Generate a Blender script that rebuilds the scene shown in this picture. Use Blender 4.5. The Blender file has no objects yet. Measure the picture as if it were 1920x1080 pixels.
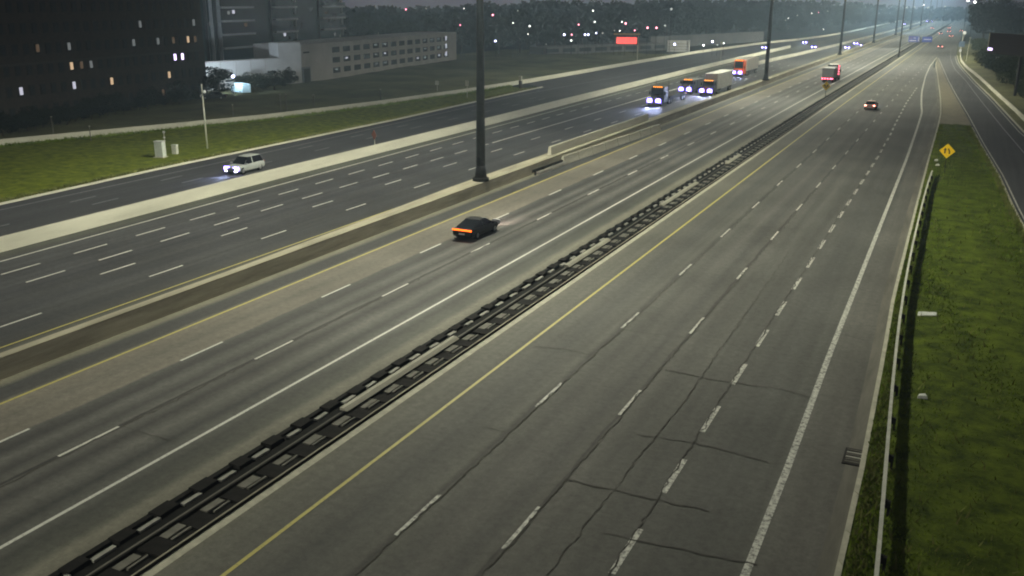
import bpy, bmesh, math, random
import numpy as np
from mathutils import Vector, Matrix
random.seed(7); rng = np.random.default_rng(7)
S = bpy.context.scene
COL = S.collection
# ------------------------------------------------------------------ camera
FPX, PITCH, YAW, ROLL, CAMH = 1750.0, 0.298745774, -0.442754884, 0.00502198104, 17.84
cp, sp, cy, sy = math.cos(PITCH), math.sin(PITCH), math.cos(YAW), math.sin(YAW)
_r = Vector((cy, -sy, 0)); _f = Vector((sy*cp, cy*cp, -sp)); _d = _f.cross(_r)
_cr, _sr = math.cos(ROLL), math.sin(ROLL)
RIGHT = _cr*_r - _sr*_d; DOWN = _sr*_r + _cr*_d; FWD = _f
cam = bpy.data.cameras.new('camera'); co = bpy.data.objects.new('camera', cam); COL.objects.link(co)
M = Matrix((RIGHT, -DOWN, -FWD)).transposed().to_4x4(); M.translation = (0, 0, CAMH)
co.matrix_world = M
cam.sensor_width = 36; cam.lens = FPX/1920*36; cam.clip_start = .5; cam.clip_end = 9000
S.camera = co
# ------------------------------------------------------------------ night sky: dim violet-grey city glow
W = bpy.data.worlds.new('World'); S.world = W; W.use_nodes = True
nt = W.node_tree; bg = nt.nodes['Background']
tc = nt.nodes.new('ShaderNodeTexCoord'); sx = nt.nodes.new('ShaderNodeSeparateXYZ'); rp = nt.nodes.new('ShaderNodeValToRGB')
nt.links.new(tc.outputs['Generated'], sx.inputs[0]); nt.links.new(sx.outputs['Z'], rp.inputs[0]); nt.links.new(rp.outputs[0], bg.inputs[0])
rp.color_ramp.elements[0].position = 0.0; rp.color_ramp.elements[0].color = (.190, .160, .180, 1); _e = rp.color_ramp.elements.new(.13); _e.color = (.098, .092, .102, 1)
rp.color_ramp.elements[2].position = .9; rp.color_ramp.elements[2].color = (.042, .041, .045, 1)
bg.inputs[1].default_value = 1.0
S.view_settings.view_transform = 'Standard'; S.view_settings.look = 'None'
S.view_settings.exposure = 0.17; S.view_settings.gamma = 1; S.view_settings.use_curve_mapping = False
S.cycles.use_denoising = True; S.cycles.max_bounces = 5; S.cycles.diffuse_bounces = 2; S.cycles.glossy_bounces = 2
S.cycles.volume_bounces = 0; S.cycles.transparent_max_bounces = 6; S.cycles.sample_clamp_indirect = 2
S.cycles.use_light_tree = True; S.cycles.filter_width = 2.0
# ------------------------------------------------------------------ helpers
def at(u, v, z=0.0):
    d = RIGHT*((u-960)/FPX) + DOWN*((v-540)/FPX) + FWD
    t = (z-CAMH)/d.z
    return Vector((0, 0, CAMH)) + d*t
def ray_at(u, v, dist):
    d = RIGHT*((u-960)/FPX) + DOWN*((v-540)/FPX) + FWD
    return Vector((0, 0, CAMH)) + d*(dist/math.hypot(d.x, d.y))
def shift(y): return min(5.0, max(0.0, y-180)*.0055)
def interp(pts):
    ys = [p[1] for p in pts]; xs = [p[0] for p in pts]
    return lambda y: float(np.interp(y, ys, xs))
class MB:
    def __init__(s): s.v = []; s.f = []
    def add(s, vs, fs):
        b = len(s.v); s.v += [tuple(p) for p in vs]; s.f += [tuple(b+i for i in f) for f in fs]; return s
    def box(s, c, d, rz=0.0, top=1.0):
        x, y, z = d[0]/2, d[1]/2, d[2]/2; cs, sn = math.cos(rz), math.sin(rz); vs = []
        for k, zz in ((1, -z), (top, z)):
            for a, b in ((-x, -y), (x, -y), (x, y), (-x, y)):
                a *= k; b *= k; vs.append((c[0]+a*cs-b*sn, c[1]+a*sn+b*cs, c[2]+zz))
        return s.add(vs, [(0, 3, 2, 1), (4, 5, 6, 7), (0, 1, 5, 4), (1, 2, 6, 5), (2, 3, 7, 6), (3, 0, 4, 7)])
    def tube(s, p, q, r0, r1=None, n=8):
        p, q = Vector(p), Vector(q); r1 = r0 if r1 is None else r1; ax = (q-p).normalized()
        a = ax.orthogonal().normalized(); b = ax.cross(a); vs = []
        for c, r in ((p, r0), (q, r1)):
            for i in range(n):
                t = 2*math.pi*i/n; vs.append(c+a*(r*math.cos(t))+b*(r*math.sin(t)))
        return s.add(vs, [(i, (i+1) % n, n+(i+1) % n, n+i) for i in range(n)]+[tuple(range(n-1, -1, -1)), tuple(range(n, 2*n))])
    def loft(s, secs, closed=True, caps=True):
        n = len(secs[0]); vs = [p for q in secs for p in q]; fs = []
        for k in range(len(secs)-1):
            for i in range(n if closed else n-1):
                j = (i+1) % n; fs.append((k*n+i, k*n+j, (k+1)*n+j, (k+1)*n+i))
        if caps and closed: fs += [tuple(range(n-1, -1, -1)), tuple((len(secs)-1)*n+i for i in range(n))]
        return s.add(vs, fs)
    def sphere(s, c, r, n=8):
        vs = [(c[0], c[1], c[2]+r)]; m = n//2
        for i in range(1, m):
            p = math.pi*i/m
            for j in range(n):
                t = 2*math.pi*j/n; vs.append((c[0]+r*math.sin(p)*math.cos(t), c[1]+r*math.sin(p)*math.sin(t), c[2]+r*math.cos(p)))
        vs.append((c[0], c[1], c[2]-r)); L = len(vs)-1
        fs = [(0, 1+j, 1+(j+1) % n) for j in range(n)]
        for i in range(m-2): fs += [(1+i*n+j, 1+(i+1)*n+j, 1+(i+1)*n+(j+1) % n, 1+i*n+(j+1) % n) for j in range(n)]
        fs += [(L, 1+(m-2)*n+(j+1) % n, 1+(m-2)*n+j) for j in range(n)]
        return s.add(vs, fs)
    def build(s, name, m, parent=None, smooth=False, bevel=0.0):
        me = bpy.data.meshes.new(name); me.from_pydata(s.v, [], s.f)
        bm = bmesh.new(); bm.from_mesh(me)
        bmesh.ops.recalc_face_normals(bm, faces=bm.faces)
        bm.to_mesh(me); bm.free()
        if smooth: me.shade_smooth()
        me.materials.append(m); o = bpy.data.objects.new(name, me); COL.objects.link(o)
        if parent: o.parent = parent
        if bevel:
            b = o.modifiers.new('bevel', 'BEVEL'); b.width = bevel; b.segments = 2; b.limit_method = 'ANGLE'
        return o
def inst(src, parent=None, loc=None, rz=None):
    o = src.copy(); COL.objects.link(o)
    if parent: o.parent = parent
    if loc is not None: o.location = loc
    if rz is not None: o.rotation_euler = (0, 0, rz)
    return o
def empty(name, loc=(0, 0, 0), rz=0.0):
    o = bpy.data.objects.new(name, None); COL.objects.link(o); o.location = loc; o.rotation_euler = (0, 0, rz); o.empty_display_size = .2
    return o
def tag(o, label, cat, group=None):
    o['label'] = label; o['category'] = cat
    if group: o['group'] = group
    return o
def struct(o): o['kind'] = 'structure'; return o
def stuff(o): o['kind'] = 'stuff'; return o
def copy_tree(o, parent=None):
    c = o.copy(); COL.objects.link(c)
    if parent: c.parent = parent
    for ch in list(o.children): copy_tree(ch, c)
    return c
# ------------------------------------------------------------------ materials
def mat(name, col, rough=.8, metal=0.0, var=0.0, scale=3.0, col2=None, bump=0.0, bscale=40.0, stretch=None, emit=None, estr=0.0, spec=.35):
    m = bpy.data.materials.new(name); m.use_nodes = True; t = m.node_tree; b = t.nodes['Principled BSDF']
    b.inputs['Base Color'].default_value = (*col, 1); b.inputs['Roughness'].default_value = rough; b.inputs['Metallic'].default_value = metal
    b.inputs['Specular IOR Level'].default_value = spec
    if emit: b.inputs['Emission Color'].default_value = (*emit, 1); b.inputs['Emission Strength'].default_value = estr
    if var or col2 or bump:
        c = t.nodes.new('ShaderNodeTexCoord'); mp = t.nodes.new('ShaderNodeMapping'); t.links.new(c.outputs['Object'], mp.inputs[0])
        if stretch: mp.inputs['Scale'].default_value = stretch
    if var or col2:
        n = t.nodes.new('ShaderNodeTexNoise'); n.inputs['Scale'].default_value = scale; n.inputs['Detail'].default_value = 6; n.inputs['Roughness'].default_value = .65
        t.links.new(mp.outputs[0], n.inputs[0]); r = t.nodes.new('ShaderNodeValToRGB')
        a = [max(0, x*(1-var)) for x in col]; z = list(col2) if col2 else [x*(1+var) for x in col]
        r.color_ramp.elements[0].position = .32; r.color_ramp.elements[0].color = (*a, 1)
        r.color_ramp.elements[1].position = .68; r.color_ramp.elements[1].color = (*z, 1)
        t.links.new(n.outputs[0], r.inputs[0]); t.links.new(r.outputs[0], b.inputs['Base Color'])
    if bump:
        n2 = t.nodes.new('ShaderNodeTexNoise'); n2.inputs['Scale'].default_value = bscale; n2.inputs['Detail'].default_value = 4
        t.links.new(mp.outputs[0], n2.inputs[0]); bp = t.nodes.new('ShaderNodeBump'); bp.inputs['Strength'].default_value = bump; bp.inputs['Distance'].default_value = .05
        t.links.new(n2.outputs[0], bp.inputs['Height']); t.links.new(bp.outputs[0], b.inputs['Normal'])
    return m
def glow(name, col, strength):
    m = bpy.data.materials.new(name); m.use_nodes = True; t = m.node_tree; t.nodes.clear()
    o = t.nodes.new('ShaderNodeOutputMaterial'); e = t.nodes.new('ShaderNodeEmission'); e.inputs[0].default_value = (*col, 1); e.inputs[1].default_value = strength
    t.links.new(e.outputs[0], o.inputs[0]); return m
def road_mat(name, x0, x1, stops, var=.22, track=None):
    """asphalt whose colour follows the lanes (x across the road): stops are (x, colour); plus wheel-track wear and grain"""
    m = bpy.data.materials.new(name); m.use_nodes = True; t = m.node_tree; b = t.nodes['Principled BSDF']
    b.inputs['Roughness'].default_value = .82; b.inputs['Specular IOR Level'].default_value = .3
    c = t.nodes.new('ShaderNodeTexCoord'); s = t.nodes.new('ShaderNodeSeparateXYZ'); t.links.new(c.outputs['Object'], s.inputs[0])
    # lanes drift sideways beyond y = 180, as the road does
    mx = t.nodes.new('ShaderNodeMath'); mx.operation = 'SUBTRACT'; mx.inputs[1].default_value = 180; t.links.new(s.outputs['Y'], mx.inputs[0])
    m2 = t.nodes.new('ShaderNodeMath'); m2.operation = 'MAXIMUM'; m2.inputs[1].default_value = 0; t.links.new(mx.outputs[0], m2.inputs[0])
    m3 = t.nodes.new('ShaderNodeMath'); m3.operation = 'MULTIPLY_ADD'; m3.inputs[1].default_value = -.0055; t.links.new(m2.outputs[0], m3.inputs[0]); t.links.new(s.outputs['X'], m3.inputs[2])
    mr = t.nodes.new('ShaderNodeMapRange'); mr.inputs[1].default_value = x0; mr.inputs[2].default_value = x1
    # slightly ragged lane seams
    nz = t.nodes.new('ShaderNodeTexNoise'); nz.inputs['Scale'].default_value = .35; nz.inputs['Detail'].default_value = 3; t.links.new(c.outputs['Object'], nz.inputs[0])
    ad = t.nodes.new('ShaderNodeMath'); ad.operation = 'MULTIPLY_ADD'; ad.inputs[1].default_value = .35; t.links.new(nz.outputs[0], ad.inputs[0]); t.links.new(m3.outputs[0], ad.inputs[2])
    t.links.new(ad.outputs[0], mr.inputs[0])
    r = t.nodes.new('ShaderNodeValToRGB'); el = r.color_ramp.elements
    for i, (x, cc) in enumerate(stops):
        p = (x+.17-x0)/(x1-x0); e = el[i] if i < 2 else el.new(p); e.position = p; e.color = (*cc, 1)
    t.links.new(mr.outputs[0], r.inputs[0])
    mp = t.nodes.new('ShaderNodeMapping'); mp.inputs['Scale'].default_value = (1.6, .035, 1); t.links.new(c.outputs['Object'], mp.inputs[0])
    n = t.nodes.new('ShaderNodeTexNoise'); n.inputs['Scale'].default_value = 1.0; n.inputs['Detail'].default_value = 5; t.links.new(mp.outputs[0], n.inputs[0])
    n3 = t.nodes.new('ShaderNodeTexNoise'); n3.inputs['Scale'].default_value = 2.6; n3.inputs['Detail'].default_value = 9; n3.inputs['Roughness'].default_value = .92; t.links.new(c.outputs['Object'], n3.inputs[0])
    n4 = t.nodes.new('ShaderNodeTexNoise'); n4.inputs['Scale'].default_value = .12; n4.inputs['Detail'].default_value = 3; t.links.new(c.outputs['Object'], n4.inputs[0])
    def mul(a, lo, hi):
        q = t.nodes.new('ShaderNodeMapRange'); q.inputs[1].default_value = .3; q.inputs[2].default_value = .7; q.inputs[3].default_value = lo; q.inputs[4].default_value = hi
        t.links.new(a, q.inputs[0]); return q.outputs[0]
    prod = None
    for a, lo, hi in ((n.outputs[0], 1-var, 1+var), (n3.outputs[0], .55, 1.45), (n4.outputs[0], .82, 1.18)):
        q = mul(a, lo, hi)
        if prod is None: prod = q
        else:
            k = t.nodes.new('ShaderNodeMath'); k.operation = 'MULTIPLY'; t.links.new(prod, k.inputs[0]); t.links.new(q, k.inputs[1]); prod = k.outputs[0]
    vm = t.nodes.new('ShaderNodeVectorMath'); vm.operation = 'SCALE'; t.links.new(r.outputs[0], vm.inputs[0]); t.links.new(prod, vm.inputs['Scale'])
    t.links.new(vm.outputs[0], b.inputs['Base Color'])
    bp = t.nodes.new('ShaderNodeBump'); bp.inputs['Strength'].default_value = .25; bp.inputs['Distance'].default_value = .02; t.links.new(n3.outputs[0], bp.inputs['Height']); t.links.new(bp.outputs[0], b.inputs['Normal'])
    return m
def paint(name, col, road, wear, scale=6.0):
    """road paint worn through to the asphalt in patches"""
    m = bpy.data.materials.new(name); m.use_nodes = True; t = m.node_tree; b = t.nodes['Principled BSDF']; b.inputs['Roughness'].default_value = .7
    c = t.nodes.new('ShaderNodeTexCoord'); g = t.nodes.new('ShaderNodeNewGeometry')
    n = t.nodes.new('ShaderNodeTexNoise'); n.inputs['Scale'].default_value = scale; n.inputs['Detail'].default_value = 7; n.inputs['Roughness'].default_value = .75
    t.links.new(g.outputs['Position'], n.inputs[0]); r = t.nodes.new('ShaderNodeValToRGB')
    r.color_ramp.elements[0].position = wear-.07; r.color_ramp.elements[0].color = (*road, 1)
    r.color_ramp.elements[1].position = wear+.1; r.color_ramp.elements[1].color = (*col, 1)
    t.links.new(n.outputs[0], r.inputs[0]); t.links.new(r.outputs[0], b.inputs['Base Color']); return m
AS = (.050, .051, .055)
M_ = {}
M_['coll'] = road_mat('collector_asphalt', -66, -43, [(-64, (.075, .08, .06)), (-61, (.06, .061, .055)), (-60.2, (.052, .053, .056)), (-57.6, (.056, .057, .060)), (-56, (.048, .049, .053)), (-54.6, (.056, .057, .060)), (-52.9, (.046, .047, .052)), (-51.3, (.055, .056, .058)), (-49.6, (.045, .046, .050)), (-47.9, (.055, .056, .057)), (-46.2, (.046, .047, .05)), (-44.6, (.058, .058, .055)), (-44.2, (.085, .083, .07))])
M_['ramp'] = road_mat('ramp_asphalt', -110, -63, [(-100, (.042, .043, .049)), (-80, (.045, .046, .050)), (-75.6, (.038, .039, .044)), (-72, (.044, .045, .049)), (-70.5, (.037, .038, .043)), (-67, (.044, .045, .048)), (-64, (.06, .055, .045))])
gr = (.118, .114, .104)
M_['expr'] = road_mat('express_pavement', -42, -24, [(-41, (0.215, 0.205, 0.154)), (-40.2, (0.195, 0.186, 0.139)), (-39.7, (0.058, 0.059, 0.060)), (-38.5, (0.067, 0.067, 0.065)), (-38.1, (0.185, 0.169, 0.137)), (-36.4, (0.154, 0.144, 0.120)), (-34.8, (0.176, 0.162, 0.132)), (-34.6, (0.091, 0.090, 0.084)), (-33.7, (0.056, 0.056, 0.054)), (-33.0, (0.135, 0.133, 0.122)), (-32.2, (0.063, 0.063, 0.060)), (-31.55, (0.135, 0.133, 0.121)), (-31.40, (0.029, 0.029, 0.028)), (-31.22, (0.130, 0.127, 0.116)), (-30.4, (0.058, 0.058, 0.055)), (-29.4, (0.140, 0.138, 0.125)), (-28.4, (0.060, 0.062, 0.058)), (-27.5, (0.127, 0.126, 0.113)), (-26.8, (0.067, 0.069, 0.061)), (-25.8, (0.096, 0.098, 0.083)), (-25.3, (0.195, 0.190, 0.149)), (-24.7, (0.163, 0.157, 0.124))], var=.10)
M_['main'] = road_mat('mainline_pavement', -22, 2, [(-21.8, (0.158, 0.154, 0.118)), (-21.2, (0.126, 0.125, 0.104)), (-19.9, (0.119, 0.118, 0.100)), (-18.8, (0.110, 0.109, 0.096)), (-17.8, (0.087, 0.088, 0.080)), (-16.2, (0.117, 0.116, 0.102)), (-15.86, (0.056, 0.056, 0.052)), (-15.7, (0.115, 0.115, 0.100)), (-14.9, (0.093, 0.093, 0.084)), (-14, (0.113, 0.111, 0.100)), (-13, (0.080, 0.080, 0.074)), (-12.25, (0.110, 0.108, 0.096)), (-12.12, (0.047, 0.046, 0.044)), (-11.95, (0.110, 0.108, 0.096)), (-11, (0.091, 0.091, 0.082)), (-10.2, (0.108, 0.108, 0.096)), (-9.3, (0.084, 0.084, 0.076)), (-8.3, (0.100, 0.100, 0.090)), (-6.6, (0.091, 0.092, 0.084)), (-4.8, (0.100, 0.101, 0.090)), (-4.3, (0.128, 0.127, 0.112)), (-3.2, (0.113, 0.111, 0.098))], var=.12)
M_['ramp2'] = road_mat('right_ramp_asphalt', -12, 24, [(-10, (.075, .075, .072)), (0, (.055, .056, .058)), (20, (.05, .051, .054))])
M_['conc'] = mat('barrier_concrete', (.50, .485, .39), .85, var=.18, scale=1.2, bump=.2, bscale=12, stretch=(1, .15, 1.5))
M_['conc_old'] = mat('weathered_concrete', (.36, .335, .25), .88, var=.3, scale=.9, bump=.25, bscale=14, stretch=(1, .2, 2))
M_['conc_wall'] = mat('pale_concrete', (.50, .49, .405), .85, var=.14, scale=.9, bump=.15, bscale=10, stretch=(1, .12, 1))
M_['kerb'] = mat('kerb_concrete', (.44, .43, .34), .85, var=.22, scale=2, bump=.2, bscale=15)
M_['gore'] = mat('beige_gore_concrete', (.19, .17, .115), .88, var=.25, scale=.6, bump=.1, bscale=9)
M_['gutter'] = mat('gutter_concrete', (.135, .130, .108), .88, var=.35, scale=1.2, stretch=(1, .12, 1))
M_['white'] = paint('white_road_paint', (.62, .63, .57), (.1, .1, .09), .36)
M_['white_worn'] = paint('worn_white_paint', (.60, .61, .54), (.1, .1, .09), .45, 5)
M_['white_faint'] = paint('faded_white_paint', (.26, .27, .29), (.07, .07, .075), .42, 4)
M_['yellow'] = paint('yellow_road_paint', (.50, .45, .12), (.12, .11, .08), .36)
M_['shaded_yellow'] = paint('shaded_yellow_paint', (.26, .12, .05), (.06, .05, .045), .38)  # yellow edge paint with the wall's shade put into its colour
M_['seal'] = mat('tar_crack_seal', (.092, .090, .082), .95, var=.2, scale=4, spec=.03)
M_['grass'] = mat('mown_grass', (.088, .122, .014), .95, var=.55, scale=.9, col2=(.160, .190, .018), bump=.9, bscale=5, spec=.1)
M_['grass_island'] = mat('island_grass', (.056, .092, .011), .95, var=.6, scale=.8, col2=(.110, .150, .014), bump=.9, bscale=6, spec=.1)
M_['grass_dark'] = mat('rough_grass', (.115, .115, .055), .95, var=.5, scale=.08, bump=.5, bscale=3, spec=.1)
M_['soil'] = mat('dark_ground', (.02, .023, .017), .95, var=.3, scale=.05, spec=.1)
M_['blade'] = mat('grass_blade', (.130, .190, .018), .9, var=.4, scale=.5, spec=.1)
M_['leaf'] = mat('dark_foliage', (.013, .017, .011), .9, var=.45, scale=.5, spec=.1)
M_['leaf2'] = mat('olive_foliage', (.017, .021, .012), .9, var=.45, scale=.5, spec=.1)
M_['bark'] = mat('bark', (.06, .045, .032), .95, var=.4, scale=3)
M_['steel'] = mat('galvanised_steel', (.48, .47, .42), .5, .35, var=.2, scale=2, stretch=(1, .2, 1))
M_['steel_dark'] = mat('weathered_dark_steel', (.026, .024, .021), .8, .1, var=.4, scale=2, spec=.15)
M_['block'] = mat('dark_plastic_block', (.017, .016, .015), .9, var=.3, scale=3, spec=.06)
M_['mast'] = mat('dark_mast_steel', (.045, .044, .045), .55, .4, var=.3, scale=1.5)
M_['pole'] = mat('pale_pole', (.55, .56, .48), .6, .1, var=.15, scale=2)
M_['cab'] = mat('cabinet_paint', (.52, .56, .52), .6, var=.12, scale=2)
M_['lens'] = mat('lamp_lens', (.8, .8, .75), .2, emit=(1, .93, .72), estr=40)
M_['brick'] = mat('dark_brick', (.040, .031, .024), .9, var=.25, scale=1.2, bump=.2, bscale=20)
M_['stone'] = mat('dark_stone', (.05, .046, .042), .9)
M_['leaf3'] = mat('hedge_foliage', (.050, .066, .034), .9, var=.5, scale=.5, spec=.1)
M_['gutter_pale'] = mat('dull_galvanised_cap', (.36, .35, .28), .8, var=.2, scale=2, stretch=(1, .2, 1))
M_['farwall'] = mat('distant_grey_wall', (.12, .12, .12), .9, var=.3, scale=.08)
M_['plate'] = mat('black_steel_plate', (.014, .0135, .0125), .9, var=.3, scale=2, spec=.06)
M_['pad'] = mat('lit_ground_concrete', (.15, .146, .122), .9, var=.25, scale=2)  # pad colours paint the lamplit ground between the dark members
M_['pad_lit'] = mat('lit_ground_slat', (.28, .28, .245), .8, var=.2, scale=2)
M_['glass_dark'] = mat('unlit_window_glass', (.012, .013, .015), .3, spec=.2)
M_['tower'] = mat('tower_glass', (.035, .052, .06), .25, var=.35, scale=.15, spec=.6)
M_['slab'] = mat('balcony_slab', (.6, .63, .63), .8, var=.15, scale=.6)
M_['podium'] = mat('podium_render', (.62, .62, .60), .85, var=.10, scale=.3)
M_['garage'] = mat('garage_concrete', (.43, .41, .375), .88, var=.16, scale=.25)
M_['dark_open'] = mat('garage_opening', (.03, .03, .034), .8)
M_['tyre'] = mat('tyre_rubber', (.018, .018, .018), .8)
M_['rim'] = mat('alloy_rim', (.3, .3, .31), .4, .7)
M_['carglass'] = mat('car_glass', (.008, .009, .011), .08, spec=.7)
M_['black'] = mat('black_paint', (.004, .004, .005), .35, spec=.3)
M_['silver'] = mat('silver_paint', (.42, .45, .43), .35, .3)
M_['redpaint'] = mat('rose_silver_paint', (.72, .45, .38), .35, .2)
M_['grey'] = mat('grey_paint', (.16, .165, .17), .4, .3)
M_['whitep'] = mat('white_truck_paint', (.78, .77, .70), .5, var=.1, scale=1)
M_['greyp'] = mat('grey_trailer_paint', (.33, .31, .28), .5, var=.12, scale=.8)
M_['orangep'] = mat('orange_cab_paint', (.72, .10, .02), .4)
M_['navy'] = mat('dark_navy_paint', (.022, .025, .032), .4)
M_['chrome'] = mat('chrome', (.7, .7, .66), .2, .9)
M_['yell'] = mat('sign_yellow', (.92, .60, .01), .5, emit=(.9, .55, .0), estr=0.0)
M_['sgnblk'] = mat('sign_black', (.06, .03, .01), .6)  # black symbols, browned to paint in the sheeting's reflected light
M_['sgnback'] = mat('faded_orange_sign', (.34, .15, .11), .7)
M_['blue'] = mat('sign_blue', (.025, .05, .30), .5)
M_['wht'] = mat('sign_white', (.7, .7, .72), .5)
M_['litter'] = mat('litter_board', (.62, .64, .6), .7, var=.15, scale=4)
G_ = {'unlit': mat('unlit_red_lens', (.2, .02, .02), .3), 'head': glow('headlight_bulb', (.70, .66, 1.0), 26), 'tail': glow('tail_light_lit', (1, .10, .05), 7), 'bar': glow('tail_light_bar_lit', (1, .13, .010), 4),
      'amber': glow('amber_marker_lit', (1, .30, .02), 5), 'lens': glow('headlight_bloom_lens', (.20, .14, 1.0), 15), 'spot': glow('small_headlight_lit', (.85, .88, 1), 2.2), 'red': glow('red_marker_lit', (1, .09, .16), 16), 'warm': glow('warm_window_lit', (1, .70, .42), .6), 'dimwarm': glow('dim_window_lit', (.9, .6, .38), .09),  # violet headlight lens colour paints the bloom around the bulbs
      'cool': glow('cool_window_lit', (.85, .85, 1), .6), 'violet': glow('violet_window_lit', (.75, .6, 1), 3), 'dimcool': glow('dim_cool_window_lit', (.8, .85, .85), .16),
      'lw': glow('white_lamp_lit', (.95, .95, .9), 7), 'lb': glow('blue_white_lamp_lit', (.62, .62, 1), 16), 'lr': glow('red_lamp_lit', (1, .25, .35), 10), 'ldim': glow('dim_lamp_lit', (.8, .85, .8), .9), 'tailfar': glow('distant_tail_light_lit', (1, .30, .22), 14)}
# ------------------------------------------------------------------ ground, roads
def strip(name, fl, fr, y0, y1, z, m, step=4.0, parent=None, top=None):
    """a sheet between two lines x = fl(y) and x = fr(y)"""
    ys = [y0]
    while ys[-1] < y1: ys.append(min(y1, ys[-1]+max(step, (ys[-1])*.04)))
    b = MB(); n = len(ys)
    vs = []
    for y in ys: vs += [(fl(y), y, z), (fr(y), y, z)]
    b.add(vs, [(2*i, 2*i+1, 2*i+3, 2*i+2) for i in range(n-1)])
    return b.build(name, m, parent)
def wallrun(b, fl, fr, y0, y1, z0, z1, step=4.0, fl2=None, fr2=None):
    """a solid run between two lines, z0..z1; top may have its own lines"""
    fl2 = fl2 or fl; fr2 = fr2 or fr; ys = [y0]
    while ys[-1] < y1: ys.append(min(y1, ys[-1]+max(step, ys[-1]*.04)))
    b.loft([[(fl(y), y, z0), (fr(y), y, z0), (fr2(y), y, z1), (fl2(y), y, z1)] for y in ys]); return b
def K(x): return lambda y: x+shift(y)
def C(x): return lambda y: x
gb = MB(); gb.add([(-1190, -38, -.12), (490, -38, -.12), (490, 1690, -.12), (-1190, 1690, -.12)], [(0, 1, 2, 3)])
struct(gb.build('ground', M_['soil']))
outer = interp([(-131, 15), (-118, 52), (-108.4, 78), (-100.6, 102), (-96.6, 115), (-92.6, 140), (-90, 170), (-89.3, 200), (-89.3, 280), (-88.6, 340), (-83, 430), (-76, 482), (-71, 543), (-69, 620), (-67.5, 800), (-66, 1300)])
curbl = interp([(-74, 15), (-77, 54.7), (-78.2, 75), (-78.6, 100), (-79, 125), (-80.3, 150), (-81.4, 172), (-82, 188)])
edgel = interp([(-73.6, 15), (-75.2, 53), (-75.5, 75), (-75.9, 95), (-77.6, 140), (-79, 165), (-78.6, 190), (-77.6, 215), (-76, 260), (-74.5, 330)])
w1 = interp([(-61.4, 15), (-62.2, 43), (-63.1, 73), (-63.3, 100), (-63.6, 130), (-64.3, 160), (-65.0, 203), (-65.7, 260), (-66.0, 350), (-65.8, 402)])
e2 = interp([(-56.1, 285), (-55.2, 310), (-53.6, 345), (-52.1, 390), (-50.7, 438), (-48.9, 530), (-47.2, 642), (-45, 900), (-43.5, 1300)])
road_c = struct(strip('collector_road', lambda y: w1(min(y, 402))+.1, K(-43.9), 8, 1400, .0, M_['coll']))
road_r = struct(strip('ramp_road', lambda y: (curbl(y) if y < 188 else outer(y)+.2), lambda y: w1(min(y, 402))+.1-.0, 8, 1400, .004, M_['ramp']))
road_e = struct(strip('express_road', K(-42.6), K(-24.6), 8, 1400, .004, M_['expr']))
med = struct(strip('median_strip', K(-24.6), K(-21.75), 8, 1400, .0, M_['gutter']))
curbr = interp([(-1.6, 8), (-1.8, 36), (-2.1, 50), (-2.4, 61), (-2.6, 88), (-2.8, 120), (-2.9, 155), (-3.1, 175), (-3.8, 197), (-5.2, 232), (-6.7, 267), (-8.6, 310), (-9.8, 360)])
r2l = interp([(11.6, 8), (8.7, 45), (6.6, 78), (5.6, 94), (4.7, 113), (3.0, 138), (.8, 175), (-1.5, 210), (-4.1, 253), (-6.6, 300), (-9.8, 360)])
r2m = interp([(16.5, 50), (12.5, 80), (8.5, 122), (7.4, 138), (6, 158), (3.3, 200), (0, 255), (-3.1, 296), (-5.4, 352), (-7.7, 464), (-8.5, 600)])
r2c = interp([(24, 40), (17, 85), (11.6, 125), (8.6, 153), (7.4, 172), (5.2, 207), (2.2, 248), (-.9, 297), (-2.6, 328), (-4.1, 379), (-5, 460), (-5, 700), (-3, 1400)])
ow = interp([(26, 40), (19, 85), (13, 125), (9.6, 160), (8.3, 181), (5.8, 217), (4, 244), (1.7, 276), (-.1, 297), (-2.2, 335), (-3.0, 380), (-4, 460), (-4, 700)])
road_m = struct(strip('mainline_road', K(-21.75), lambda y: curbr(y)-.55 if y < 360 else r2c(y), 8, 1400, .0, M_['main']))
road_2 = struct(strip('exit_ramp_road', lambda y: r2l(y) if y < 360 else r2l(360), r2c, 8, 379, .008, M_['ramp2']))
gut = struct(strip('gutter', lambda y: curbr(y)-.55, curbr, 8, 300, .008, M_['gutter']))
gore = struct(strip('gore_pavement', curbr, r2l, 158, 358, .03, M_['gore']))
# kerbs (real steps)
kb = MB(); wallrun(kb, lambda y: curbl(y)-.42, curbl, 10, 188, -.1, .14); struct(kb.build('verge_kerb', M_['conc_wall']))
kb = MB(); wallrun(kb, curbr, lambda y: curbr(y)+.2, 8, 330, -.1, .13); struct(kb.build('mainline_kerb', M_['kerb']))
kb = MB(); wallrun(kb, lambda y: r2l(y)-.22, r2l, 8, 156, -.1, .12); struct(kb.build('exit_ramp_kerb', M_['kerb']))
kb = MB(); wallrun(kb, r2c, lambda y: r2c(y)+.22, 40, 375, -.1, .13); struct(kb.build('outer_ramp_kerb', M_['kerb']))
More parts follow.
